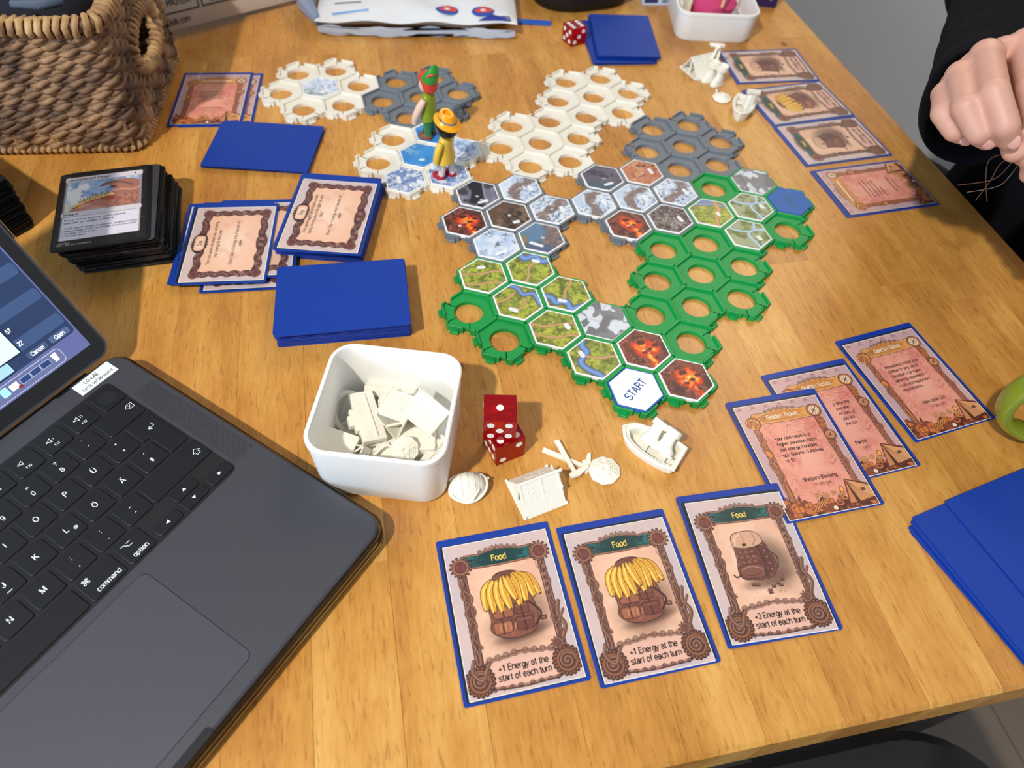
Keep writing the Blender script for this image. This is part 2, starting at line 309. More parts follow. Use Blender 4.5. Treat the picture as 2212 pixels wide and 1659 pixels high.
def letters(mb, txt, x, y, z, size, deg=0, align='CENTER', bold=0.012, spacing=1.0, lead=1.0, mat=None, serif=False):
    v, f = text_verts(txt, size, align, bold, spacing, lead, serif)
    T = tr(x, y, z) @ rotz(deg)
    if mat is not None: T = mat @ T
    return mb.add(v, f, T)
# ------------------------------------------------------------------ flat print: a small painter for card faces and tile pictures
def vnoise(X, Y, seed):
    g = np.random.RandomState(seed).rand(64, 64)
    xi = np.floor(X).astype(int); yi = np.floor(Y).astype(int); fx = X - xi; fy = Y - yi
    fx = fx * fx * (3 - 2 * fx); fy = fy * fy * (3 - 2 * fy)
    a = g[xi % 64, yi % 64]; b = g[(xi + 1) % 64, yi % 64]; c = g[xi % 64, (yi + 1) % 64]; d = g[(xi + 1) % 64, (yi + 1) % 64]
    return (a * (1 - fx) + b * fx) * (1 - fy) + (c * (1 - fx) + d * fx) * fy
def fbm(X, Y, size, seed=0, octaves=4):
    t = 0; amp = 1; tot = 0
    for o in range(octaves):
        k = 2 ** o / size; t = t + amp * vnoise(X * k + 7.3 * o, Y * k + 3.1 * o, seed + o); tot += amp; amp *= 0.55
    return t / tot
def sm(a, b, x): t = np.clip((x - a) / (b - a), 0, 1); return t * t * (3 - 2 * t)
class Cv:
    """print in mm, origin bottom left; colours are sRGB 0-255"""
    def __init__(s, w, h, res, bg):
        s.w, s.h = w, h; s.nx = int(w * res) + 1; s.ny = int(h * res) + 1
        s.X, s.Y = np.meshgrid(np.linspace(0, w, s.nx), np.linspace(0, h, s.ny)); s.px = w / (s.nx - 1)
        s.a = np.ones((s.ny, s.nx, 3)) * np.array(bg, float)
    def put(s, m, c, a=1.0, sl=None):
        A = s.a if sl is None else s.a[sl]
        m = (m * a)[..., None]; A[...] = A * (1 - m) + np.array(c, float) * m
    def crop(s, pts, pad):
        P = np.asarray(pts, float); x0, y0 = P.min(0) - pad; x1, y1 = P.max(0) + pad
        i0, i1 = max(int(x0 / s.px), 0), min(int(x1 / s.px) + 2, s.nx); j0, j1 = max(int(y0 / s.px), 0), min(int(y1 / s.px) + 2, s.ny)
        return (slice(j0, max(j1, j0)), slice(i0, max(i1, i0)))
    def line(s, pts, w, c, a=1.0, taper=False):
        P = np.asarray(pts, float); sl = s.crop(P, w + 0.5); X, Y = s.X[sl], s.Y[sl]
        if X.size == 0: return
        D = np.full(X.shape, 1e9)
        for i in range(len(P) - 1):
            ax, ay = P[i]; bx, by = P[i + 1]; dx, dy = bx - ax, by - ay; L = dx * dx + dy * dy + 1e-9
            t = np.clip(((X - ax) * dx + (Y - ay) * dy) / L, 0, 1)
            ww = w * (1 - 0.85 * (i + t) / (len(P) - 1)) if taper else w
            D = np.minimum(D, np.hypot(X - ax - t * dx, Y - ay - t * dy) - ww / 2)
        s.put(1 - sm(-s.px * 0.6, s.px * 0.6, D), c, a, sl)
    def ell(s, x, y, rx, ry=None, c=(0, 0, 0), a=1.0, rot=0.0, soft=0.0):
        ry = ry or rx; r = max(rx, ry) * (1 + soft) + 0.6; sl = s.crop([(x - r, y - r), (x + r, y + r)], 0.2); X, Y = s.X[sl] - x, s.Y[sl] - y
        if X.size == 0: return
        q = math.radians(rot); u = X * math.cos(q) + Y * math.sin(q); v = -X * math.sin(q) + Y * math.cos(q)
        d = np.hypot(u / rx, v / ry); e = max(soft, s.px / min(rx, ry) * 0.6)
        s.put(1 - sm(1 - e, 1 + e, d), c, a, sl)
    def poly(s, pts, c, a=1.0):
        P = np.asarray(pts, float); sl = s.crop(P, 0.5); X, Y = s.X[sl], s.Y[sl]
        if X.size == 0: return
        tot = 0
        for ox, oy in ((-.25, -.25), (.25, -.25), (-.25, .25), (.25, .25)):
            XX = X + ox * s.px; YY = Y + oy * s.px; ins = np.zeros(X.shape, bool); j = len(P) - 1
            for i in range(len(P)):
                xi, yi = P[i]; xj, yj = P[j]
                cnd = ((yi > YY) != (yj > YY)) & (XX < (xj - xi) * (YY - yi) / (yj - yi + 1e-12) + xi); ins ^= cnd; j = i
            tot = tot + ins / 4.0
        s.put(tot, c, a, sl)
    def rr(s, x0, y0, x1, y1, r, c, a=1.0, soft=0.0):
        cx, cy = (x0 + x1) / 2, (y0 + y1) / 2
        qx = np.abs(s.X - cx) - (x1 - x0) / 2 + r; qy = np.abs(s.Y - cy) - (y1 - y0) / 2 + r
        d = np.hypot(np.maximum(qx, 0), np.maximum(qy, 0)) + np.minimum(np.maximum(qx, qy), 0) - r
        e = max(soft, s.px * 0.6); s.put(1 - sm(-e, e, d), c, a); return d
    def tint(s, field, c, a): s.put(np.clip(field, 0, 1), c, a)
    def gear(s, x, y, r, c1, c2, c3, teeth=12):
        for k in range(teeth):
            q = 2 * math.pi * k / teeth; s.line([(x, y), (x + r * math.cos(q), y + r * math.sin(q))], r * 0.30, c3)
        for k in range(teeth):
            q = 2 * math.pi * k / teeth; s.line([(x, y), (x + r * .93 * math.cos(q), y + r * .93 * math.sin(q))], r * 0.17, c1)
        s.ell(x, y, r * 0.86, c=c3); s.ell(x, y, r * 0.80, c=c1); s.ell(x, y, r * 0.62, c=c3); s.ell(x, y, r * 0.55, c=c2)
    def spiral(s, x, y, r, turns, w, c, start=0.0, sg=1):
        n = int(turns * 14); s.line([(x + r * (1 - k / n) * math.cos(start + sg * turns * 6.283 * k / n), y + r * (1 - k / n) * math.sin(start + sg * turns * 6.283 * k / n)) for k in range(n + 1)], w, c)
    def grid_mesh(s, name):
        d = np.minimum(np.minimum(s.X, s.w - s.X), np.minimum(s.Y, s.h - s.Y)); s.put((d < .55) * (1.0 if name == 'printed_face' else 0.0), (232, 232, 234))
        ny, nx = s.ny, s.nx
        v = np.stack([(s.X - s.w / 2) * S, (s.Y - s.h / 2) * S, np.zeros_like(s.X)], -1).reshape(-1, 3)
        i = np.arange(nx * ny).reshape(ny, nx)
        q = np.stack([i[:-1, :-1], i[:-1, 1:], i[1:, 1:], i[1:, :-1]], -1).reshape(-1, 4)
        m = bpy.data.meshes.new(name); n = len(q)
        m.vertices.add(len(v)); m.vertices.foreach_set('co', v.ravel().astype(np.float32))
        m.loops.add(n * 4); m.loops.foreach_set('vertex_index', q.ravel().astype(np.int32))
        m.polygons.add(n); m.polygons.foreach_set('loop_start', (np.arange(n) * 4).astype(np.int32)); m.polygons.foreach_set('loop_total', np.full(n, 4, np.int32))
        m.update(); m.validate()
        s.paint(m, s.a.reshape(-1, 3)); return m
    def paint(s, m, rgb):
        at = m.color_attributes.new('Col', 'FLOAT_COLOR', 'POINT')
        at.data.foreach_set('color', np.c_[lin(np.clip(rgb, 0, 255)), np.ones(len(rgb))].ravel().astype(np.float32))
    def hex_mesh(s, name, R, n=34):
        """the print cut to a hexagon of circumradius R about the middle of the canvas"""
        V = []; F = []; idx = {}
        def vid(x, y):
            k = (round(x, 4), round(y, 4))
            if k not in idx: idx[k] = len(V); V.append((x, y))
            return idx[k]
        for sct in range(6):
            a = np.array([math.cos(math.radians(60 * sct)), math.sin(math.radians(60 * sct))]) * R; b = np.array([math.cos(math.radians(60 * sct + 60)), math.sin(math.radians(60 * sct + 60))]) * R
            P = [[(a * i + b * j) / n for j in range(n + 1 - i)] for i in range(n + 1)]
            for i in range(n):
                for j in range(n - i):
                    F.append((vid(*P[i][j]), vid(*P[i + 1][j]), vid(*P[i][j + 1])))
                    if j < n - i - 1: F.append((vid(*P[i + 1][j]), vid(*P[i + 1][j + 1]), vid(*P[i][j + 1])))
        m = bpy.data.meshes.new(name); m.from_pydata([(x * S, y * S, 0) for x, y in V], [], F); m.update()
        A = np.array(V); fx = np.clip((A[:, 0] + s.w / 2) / s.px, 0, s.nx - 1.001); fy = np.clip((A[:, 1] + s.h / 2) / s.px, 0, s.ny - 1.001)
        i, j = fx.astype(int), fy.astype(int); u = (fx - i)[:, None]; w = (fy - j)[:, None]
        c = (s.a[j, i] * (1 - u) + s.a[j, i + 1] * u) * (1 - w) + (s.a[j + 1, i] * (1 - u) + s.a[j + 1, i + 1] * u) * w
        s.paint(m, c); return m

def wave(x0, y0, x1, y1, amp, n, ph=0.0):
    d = np.array([x1 - x0, y1 - y0]); L = np.linalg.norm(d); nrm = np.array([-d[1], d[0]]) / L
    return [tuple(np.array([x0, y0]) + d * t + nrm * amp * math.sin(n * 6.283 * t + ph)) for t in np.linspace(0, 1, n * 8 + 2)]
BRN = (112, 72, 62); DRK = (66, 42, 40); HIL = (176, 132, 112)
def parchment(cv, base, seed):
    cv.tint(sm(.35, .7, fbm(cv.X, cv.Y, 16, seed)), (base[0] - 14, base[1] - 4, base[2] + 4), 0.8)
    rs = random.Random(seed)
    for k in range(16):
        x, y = rs.uniform(0, cv.w), rs.uniform(0, cv.h)
        cv.line(spline([(x + rs.uniform(-7, 7) * q, y + rs.uniform(-5, 5) * q) for q in range(4)], 5), 0.2, (150, 118, 118), 0.45)
    for k in range(5):
        x, y, r = rs.uniform(0, cv.w), rs.uniform(4, cv.h), rs.uniform(2, 4); cv.spiral(x, y, r, 1.0, 0.2, (150, 118, 118)); cv.line([(x - r, y), (x + r, y)], .15, (150, 118, 118), .5); cv.line([(x, y - r), (x, y + r)], .15, (150, 118, 118), .5)
def bar(cv, x, y0, y1, w, lean, c=BRN):
    cv.line([(x, y0), (x + lean, y1)], w + 1.0, DRK); cv.line([(x, y0), (x + lean, y1)], w, c)
    g = fbm(cv.X * 3, cv.Y, 2.5, 5, 3); m = (np.abs(cv.X - x - lean * (cv.Y - y0) / (y1 - y0)) < w / 2) & (cv.Y > y0) & (cv.Y < y1)
    cv.put(m * sm(.45, .6, g), DRK, 0.5)
    cv.line([(x - w * .38, y0), (x + lean - w * .38, y1)], 0.5, HIL); cv.line([(x + w * .42, y0), (x + lean + w * .42, y1)], 0.4, HIL, .7)
def vine(cv, pts, w, c=(120, 84, 68)):
    p = spline(pts, 8); cv.line(p, w + 0.45, DRK); cv.line(p, w, c); cv.line([(a - w * .22, b + w * .22) for a, b in p], w * .3, HIL, .8)
def banner(cv, c1, c2, c3, x0=11, x1=52.5, yt=79.0):
    P = [(x0, yt - 6.6), (x0 - .6, yt - .4), (x0 + 1, yt + .4), (x0 + 8, yt), (cv.w / 2 - 6, yt + 1.6), (cv.w / 2, yt + 2.1), (cv.w / 2 + 6, yt + 1.6), (x1 - 8, yt), (x1 - 1, yt + .4), (x1 + .6, yt - .4), (x1, yt - 6.6), (cv.w / 2, yt - 7.2)]
    cv.line(P + [P[0]], 2.2, DRK); cv.line(P + [P[0]], 1.4, c3); cv.poly(P, c1)
    rs = random.Random(4)
    g = sm(.42, .58, fbm(cv.X + cv.Y * .6, cv.Y * 2, 3.0, 11, 3)); d = np.abs(cv.X - cv.w / 2)
    m = (cv.Y > yt - 6.4) & (cv.Y < yt) & (cv.X > x0 + .8) & (cv.X < x1 - .8); cv.put(m * g * sm(6, 16, d), c2, 0.8)
    for k in range(4):
        cv.line(wave(x1 - 10 + k * 1.3, yt - 5.8, x1 - 3 + k * .6, yt - .8, .7, 2, k), .4, c2, .8); cv.line(wave(x0 + 2 + k * 1.3, yt - 5.6, x0 + 6 + k * 1.4, yt - 1, .7, 2, k), .35, DRK, .6)
    for sx in (-1, 1):
        for q in range(3): cv.spiral(cv.w / 2 + sx * (2.6 + q * 3.8), yt + 3.0 - q * .55, 1.7 - .2 * q, 1.5, .75, DRK, 0 if sx > 0 else 3.14, sx); cv.spiral(cv.w / 2 + sx * (2.6 + q * 3.8), yt + 3.0 - q * .55, 1.7 - .2 * q, 1.5, .4, HIL, 0 if sx > 0 else 3.14, sx)
    cv.poly([(cv.w / 2 - 1.4, yt + 2.4), (cv.w / 2, yt + 5.6), (cv.w / 2 + 1.4, yt + 2.4)], DRK); cv.poly([(cv.w / 2 - .8, yt + 2.6), (cv.w / 2, yt + 4.6), (cv.w / 2 + .8, yt + 2.6)], HIL)
def food_card(kind):
    cv = Cv(63, 88, 3.6, (206, 182, 178)); parchment(cv, (206, 182, 178), 3)
    # peach panel
    q = fbm(cv.X, cv.Y, 7, 9); P = [(11, 18), (11.5, 40), (10.5, 62), (11.5, 72), (15, 73.5), (48, 73.5), (52, 72), (51.5, 66), (54, 60), (53, 40), (54, 18)]
    P = [tuple(k) for k in spline(P + [P[0]], 6)]
    cv.line(P, 1.6, (150, 98, 82), .8); cv.poly(P, (226, 178, 150))
    m = np.exp(-(((cv.X - 31.5) / 17) ** 2 + ((cv.Y - 44) / 24) ** 2)); cv.put((m * ((cv.X > 11) & (cv.X < 54) & (cv.Y > 16) & (cv.Y < 74))), (240, 208, 182), .85); cv.put(sm(.5, .7, q) * ((cv.X > 12) & (cv.X < 53) & (cv.Y > 16) & (cv.Y < 73)), (214, 160, 136), .35)
    bar(cv, 9.0, 10, 70, 3.6, -0.3); bar(cv, 55.4, 10, 72, 3.4, -0.2)
    vine(cv, [(6.8, 72), (6.5, 62), (11.5, 54), (6.6, 46), (11, 39), (7.4, 30), (10, 20), (5, 10)], 1.3); vine(cv, [(9.5, 66), (6.2, 56), (12, 47), (7, 36), (12, 26)], .9)
    vine(cv, [(57.4, 72), (53.4, 64), (57.6, 56), (54, 48), (57.8, 40)], .9); vine(cv, [(59, 43), (57, 36), (59.5, 29), (56, 21), (58, 12)], 2.0, (116, 80, 60)); vine(cv, [(53, 35), (55.5, 31), (60.5, 38)], 1.1)
    for k in range(5): cv.spiral(55.4, 47 + k * 4.5, 1.2, 1.3, .35, HIL, k)
    banner(cv, (28, 62, 62), (36, 110, 112), (164, 112, 88))
    for x, y in ((8.4, 73.6), (55.4, 75.0)): cv.gear(x, y, 5.8, (160, 106, 84), (122, 70, 64), DRK, 14); cv.put(((cv.X - x) ** 2 + (cv.Y - y) ** 2 < 10) * sm(.45, .55, fbm(cv.X * 4, cv.Y * .6, 2, 3)), (96, 52, 50), .6)
    # bottom scroll panel
    B = [(12, 4.5), (11, 12), (14, 17.5), (24, 18.6), (31.5, 19.8), (40, 18.6), (49, 17.5), (52, 12), (51, 4.5), (40, 3.4), (31.5, 3.0), (22, 3.4)]
    B = [tuple(k) for k in spline(B + [B[0]], 6)]; cv.line(B, 2.4, DRK); cv.poly(B, (222, 176, 158)); cv.line(B, 1.2, (150, 104, 86)); cv.line(B, .45, HIL)
    for sx in (-1, 1):
        for qx in range(4): cv.spiral(31.5 + sx * (3 + qx * 4.6), 19.9 - qx * .5, 2.0, 1.6, .9, DRK, 0 if sx > 0 else 3.14, sx); cv.spiral(31.5 + sx * (3 + qx * 4.6), 19.9 - qx * .5, 2.0, 1.6, .5, HIL, 0 if sx > 0 else 3.14, sx); cv.spiral(31.5 + sx * (3 + qx * 4.8), 3.0, 1.5, 1.4, .5, DRK, 0 if sx > 0 else 3.14, sx)
    for x, y in ((7.6, 9.0), (55.6, 10.5)):
        cv.gear(x, y, 7.4, (142, 92, 66), (98, 62, 52), DRK, 20); cv.spiral(x, y, 4.6, 2.2, 1.5, DRK); cv.spiral(x, y, 4.6, 2.2, .9, (150, 106, 88))
    cv.gear(52.8, 20.5, 3.4, (150, 104, 84), (112, 74, 62), DRK, 10)
    vine(cv, [(6, 20), (4.5, 14), (9, 9), (12, 14), (14, 17)], 1.6)
    if kind == 'banana':
        cv.ell(36, 37, 17, 13, (120, 84, 66), .75, 35, .55); cv.ell(36, 29.5, 14, 3.2, (96, 66, 54), .8, 8, .5)
        body = [(19.5, 52), (20, 40), (19, 34), (24, 29.5), (32, 28), (41, 29.5), (45, 34), (46, 42), (43, 55), (38, 60), (26, 60)]
        body = [tuple(k) for k in spline(body + [body[0]], 6)]; cv.line(body, 1.0, DRK); cv.poly(body, (134, 82, 66)); md = sm(.42, .62, fbm(cv.X, cv.Y, 4, 21)); ins = (((cv.X - 32) / 13) ** 2 + ((cv.Y - 43) / 15) ** 2 < 1)
        cv.put(ins * md, (106, 60, 54), .8); cv.put(ins * (cv.X < 31) * sm(.5, .65, fbm(cv.X, cv.Y, 3, 33)), (170, 108, 80), .8)
        for (x0, y0, x1, y1, c) in ((20, 31, 31, 38, (160, 98, 74)), (21, 39.5, 33, 46, (156, 94, 72)), (33, 31, 43, 39, (112, 64, 58)), (33.5, 40, 42, 47, (116, 68, 60))):
            cv.rr(x0, y0, x1, y1, 1.6, DRK); cv.rr(x0 + .4, y0 + .4, x1 - .4, y1 - .4, 1.4, c); cv.line([((x0 + x1) / 2, y0), ((x0 + x1) / 2, y1 + 1)], .9, DRK, .8); cv.line(wave(x0 + 1, y1 - 2, x1 - 1, y1 - 2, .3, 3), .3, HIL, .8)
        for k in range(4): cv.line([(24 + k * 2.7, 33), (24.6 + k * 2.7, 36)], .8, (200, 138, 84), .8)
        cv.line(spline([(43, 46), (48, 39), (44, 33)], 6), 1.2, DRK); cv.rr(47, 34.5, 50.5, 37, .5, DRK); cv.rr(47.8, 35.1, 49.8, 36.4, .3, (150, 100, 84)); cv.ell(33, 63.5, 8, 3.4, DRK); cv.ell(33, 63.3, 7.2, 2.8, (126, 76, 66))
        rs = random.Random(2)
        def banana(x0, y0, xm, ym, x1, y1, w):
            pp = np.array(spline([(x0, y0), (xm, ym), (x1, y1)], 8)); d = np.gradient(pp, axis=0); d /= np.linalg.norm(d, axis=1)[:, None]; nr = np.stack([-d[:, 1], d[:, 0]], 1); t = np.linspace(0, 1, len(pp)); wd = w / 2 * np.sin(math.pi * (.10 + .82 * t)) ** .7
            L = pp + nr * wd[:, None]; R = pp - nr * wd[:, None]; P = np.r_[L, R[::-1]]
            cv.line(np.r_[P, P[:1]], .8, (98, 58, 32)); cv.poly(P, (232, 176, 66)); q = pp + nr * (wd * .45)[:, None]; cv.line(q, .7, (204, 138, 50), .9); q = pp - nr * (wd * .35)[:, None]; cv.line(q, .9, (250, 212, 112), .9); q = pp + nr * (wd * .05)[:, None]; cv.line(q[3:], .25, (150, 96, 40), .7)
            cv.ell(x1, y1, .6, c=(88, 54, 34)); cv.line(pp[:4], 1.3, (138, 92, 44)); cv.ell(x0, y0, 1.0, 1.3, (112, 68, 52))
        for args in ((38, 64, 46, 60, 50, 49.5, 4.0), (37, 64, 43.5, 60, 46.5, 48.6, 4.6), (36, 64.5, 40.5, 58, 41.5, 46.8, 5.0), (26.5, 62.5, 19.6, 57, 18.2, 45.5, 4.6), (27.5, 63, 22.6, 56, 22.4, 43.6, 4.8), (29, 63.5, 26.4, 55, 27.0, 43.0, 4.8), (35, 64.5, 36.8, 57, 37.6, 45.0, 5.2), (31, 63.8, 30.0, 55, 32.0, 44.0, 4.8), (32.5, 64.5, 33.4, 58, 36.2, 48.6, 4.4)): banana(*args)
        cv.ell(27, 63.4, 2.4, 1.5, (122, 78, 66), 1, 20); cv.ell(33, 65.2, 3.0, 1.6, (112, 68, 60), 1, -10)
    else:
        cv.ell(39, 44, 13, 16, (104, 76, 64), .75, 25, .5); cv.ell(34, 33.5, 14, 4, (110, 78, 66), .7, 10, .5)
        body = [(21, 58), (20.4, 48), (18.6, 40), (20.5, 35.6), (27, 34.6), (33, 34), (39.5, 36.5), (42.6, 42), (41.5, 50), (38.5, 58), (30, 60)]
        body = [tuple(k) for k in spline(body + [body[0]], 5)]; cv.line(body, .9, DRK); cv.poly(body, (118, 74, 64))
        ins = (((cv.X - 30.5) / 11.5) ** 2 + ((cv.Y - 46) / 13) ** 2 < 1); cv.put(ins * sm(.45, .62, fbm(cv.X, cv.Y, 3, 8)), (92, 54, 50), .7); cv.put(ins * sm(.55, .7, fbm(cv.X, cv.Y, 2.5, 19)), (152, 102, 86), .7)
        side = [(34.6, 57), (36, 46), (34.4, 35.2), (39.4, 37), (42, 42), (41, 50), (38.4, 57.4)]; cv.poly(side, (92, 54, 50), .75); cv.line(side[:3], .6, DRK)
        for k in range(5): cv.line([(35.2, 38 + k * 4), (41, 39.6 + k * 3.8)], .45, DRK, .8); cv.ell(39 - k * .2, 39.2 + k * 3.9, .7, .5, (160, 110, 92))
        top = [tuple(k) for k in spline([(20.6, 55.5), (20.8, 61), (24, 64), (32, 64.6), (37.5, 62.6), (39.2, 57), (34, 54.6), (27, 54.2), (20.6, 55.5)], 5)]; cv.line(top, .8, DRK); cv.poly(top, (206, 160, 132)); cv.line(spline([(22.5, 57), (23, 61), (27, 63)], 5), .6, (238, 204, 176)); cv.line(spline([(33, 55.6), (35.4, 59), (34.6, 62.6)], 5), .5, (150, 104, 86)); cv.line(spline([(27, 55), (28.2, 59), (27.4, 63)], 5), .4, (166, 120, 98)); cv.rr(26.4, 55.4, 29, 57, .3, DRK)
        for i in range(3):
            for j in range(3): cv.rr(21.8 + i * 3.7, 44.0 + j * 3.1, 24.9 + i * 3.7, 46.7 + j * 3.1, .4, DRK); cv.rr(22.2 + i * 3.7, 44.4 + j * 3.1, 24.6 + i * 3.7, 46.4 + j * 3.1, .3, (140, 86, 74))
        pk_ = [tuple(k) for k in spline([(20.4, 42.4), (19.8, 38), (22, 36), (29, 35.4), (33.6, 36.4), (34.4, 41), (32, 43), (26, 43.4), (20.4, 42.4)], 5)]; cv.line(pk_, .8, DRK); cv.poly(pk_, (126, 78, 68)); cv.line(spline([(21, 41), (27, 42.6), (33.4, 40.4)], 5), .5, HIL); cv.line(spline([(22, 38), (27, 36.8), (32, 38.4)], 5), .4, DRK)
        cv.line(spline([(19, 38), (16.5, 37), (15, 38.6)], 5), .9, DRK); cv.line(spline([(41.6, 50), (44.6, 46), (43.2, 40)], 5), .8, DRK)
        rs = random.Random(5)
        for (x, y) in ((24.5, 31.5), (27, 31), (33, 27), (36, 29), (39, 30.5), (40.5, 29.2), (33, 25.8), (42.5, 32.4)):
            cv.rr(x - 1.3, y - .9, x + 1.3, y + .9, .3, DRK); cv.rr(x - .9, y - .2, x + .9, y + .7, .2, (140, 92, 76))
        for k in range(18): cv.ell(rs.uniform(20, 44), rs.uniform(24, 36), .25, c=DRK, a=.7)
    return cv
def golden_card():
    cv = Cv(63, 88, 3.6, (200, 160, 158)); parchment(cv, (200, 160, 158), 8)
    OR = (188, 112, 62); OH = (230, 172, 108); OD = (96, 46, 34)
    for k in range(6): cv.line(spline([(2 + k * 10, 84), (4 + k * 10, 86.6), (6 + k * 10, 84)], 5), .5, (140, 96, 110), .7); cv.ell(4 + k * 10, 85.4, 1.1, 1.4, (150, 104, 118), .5)
    P = [(11, 8), (11.5, 40), (10.5, 62), (11.5, 71), (15, 74), (49, 74), (52.5, 71), (53, 56), (54, 30), (54, 8)]; P = [tuple(k) for k in spline(P + [P[0]], 6)]
    cv.line(P, 1.6, (150, 70, 60), .8); cv.poly(P, (224, 148, 126))
    ins = (cv.X > 11.5) & (cv.X < 53.5) & (cv.Y > 8) & (cv.Y < 74)
    cv.put(ins * np.exp(-(((cv.X - 33) / 15) ** 2 + ((cv.Y - 46) / 22) ** 2)), (236, 172, 152), .75); cv.put(ins * sm(.52, .72, fbm(cv.X, cv.Y, 8, 4)), (206, 112, 104), .5)
    for seed, lv in ((31, .46), (31, .52), (31, .58), (31, .64)):
        f = fbm(cv.X, cv.Y, 13, seed, 4); cv.put(ins * (1 - sm(0, .011, np.abs(f - lv))) * (sm(6, 14, np.hypot(cv.X - 33, (cv.Y - 44) * .6))), (176, 92, 84), .7)
    bar(cv, 8.6, 6, 70, 3.0, 0, OR); bar(cv, 56.0, 6, 72, 3.2, -.4, (170, 92, 66))
    vine(cv, [(6.5, 66), (11, 58), (6.5, 51), (11, 44), (6.5, 37), (11, 30), (7, 22), (9, 12)], 1.2, (178, 102, 66)); vine(cv, [(11, 64), (6.5, 55), (11, 48), (6, 40), (11, 34), (7, 26)], 1.0, (160, 84, 60)); vine(cv, [(58.5, 66), (54, 58), (58.5, 50), (54, 42), (58.5, 34), (55, 26), (58, 18)], 1.0, (168, 92, 66))
    cv.ell(8.8, 48, 2.2, 3.6, OD, 1, 20); cv.ell(8.8, 48, 1.7, 3.0, (216, 130, 60), 1, 20)
    banner(cv, (196, 126, 62), (222, 158, 88), OH)
    for x, y, r in ((8.6, 72.8, 4.8),):
        cv.ell(x, y, r + .5, c=OD); cv.ell(x, y, r, c=OR)
        for k in range(6): cv.line([(x + r * math.cos(k), y + r * math.sin(k)), (x + r * .9 * math.cos(k * 2.2 + 2), y + r * .9 * math.sin(k * 2.2 + 2))], .6, OH)
        cv.spiral(x, y, r, 2.2, .4, OD)
    for x, y, r in ((55.6, 76, 4.6), (57.2, 55, 3.4)):
        cv.ell(x, y, r + .7, c=OD); cv.ell(x, y, r, c=(190, 120, 76)); cv.ell(x, y, r * .78, c=(226, 206, 178) if r > 4 else (204, 146, 110))
        for k in range(8): cv.line([(x, y), (x + r * .7 * math.cos(k * .785), y + r * .7 * math.sin(k * .785))], .35, (120, 80, 60))
        cv.line([(x - r * .45, y - r * .5), (x + r * .45, y + r * .5)], .6, (110, 50, 40))
    for k in range(3): cv.line([(54.2 + k * 1.4, 61), (55.4 + k * 1.4, 68)], 1.7, OD); cv.line([(54.2 + k * 1.4, 61), (55.4 + k * 1.4, 68)], 1.1, OR)
    # gear, pots and a tent along the bottom
    pile = sm(.38, .5, fbm(cv.X, cv.Y, 5, 41)); top = 9 + 3 * np.sin(cv.X * .5) + np.where(cv.X < 14, 5, 0)
    cv.put((cv.Y < top) * 1.0, (128, 62, 44), .95); cv.put((cv.Y < top) * pile, (74, 36, 32), .85); cv.put((cv.Y < top) * sm(.52, .62, fbm(cv.X, cv.Y, 3, 51)), (214, 126, 66), .8)
    for x, y, r, w in ((10, 6, 3.4, 5), (17, 8, 2.6, 4), (22, 5, 2.8, 6), (32, 8, 3.0, 3.6)): cv.rr(x - r, y - w / 2, x + r, y + w / 2, .8, OD); cv.rr(x - r + .4, y - w / 2 + .4, x + r - .4, y + w / 2 - .4, .6, (206, 118, 62)); cv.line([(x, y - w / 2), (x, y + w / 2)], .6, OD, .7)
    for k in range(4): cv.line([(19 + k * 2.6, 3 + k), (25 + k * 2.4, 9 + k * .4)], 1.8, OD); cv.line([(19 + k * 2.6, 3 + k), (25 + k * 2.4, 9 + k * .4)], 1.1, (200, 132, 72))
    for x, y, r in ((31, 12, 2.4), (26, 13, 1.8), (37, 13, 1.8), (42, 11, 2.2)): cv.spiral(x, y, r, 2, .9, OD); cv.spiral(x, y, r, 2, .5, OH)
    cv.ell(38, 5.5, 3.2, 2.2, OD); cv.ell(38, 5.5, 2.7, 1.7, (190, 104, 70)); cv.ell(38, 5.8, 1.6, .8, OD); cv.ell(33.5, 3.0, 1.9, c=OD); cv.ell(33.5, 3.0, 1.5, c=(232, 214, 186)); cv.ell(43.5, 14.5, 1.6, 2.4, OD); cv.ell(43.5, 14.5, 1.2, 1.9, (240, 168, 76))
    T = [(49, 20), (44.5, 4), (62.4, 6), (62.4, 13)]; cv.poly([(48.5, 21.5), (43.6, 3.2), (63, 3.2), (63, 15.5)], OD); cv.poly([(49, 20.5), (52, 4.4), (62.6, 6), (62.6, 14)], (212, 150, 100)); cv.poly([(49, 20.3), (44.6, 4), (49, 4)], (198, 128, 82)); cv.poly([(49, 19.6), (49.2, 4.2), (51.6, 4.4)], (84, 44, 36)); cv.rr(56, 11, 59, 13.2, .4, (110, 66, 52))
    for k in range(4): cv.line([(49, 20), (53.5 + k * 2.4, 5)], .3, OD, .7)
    cv.put((cv.Y < 1.2) * (cv.X > 40), (150, 84, 54), .5)
    return cv
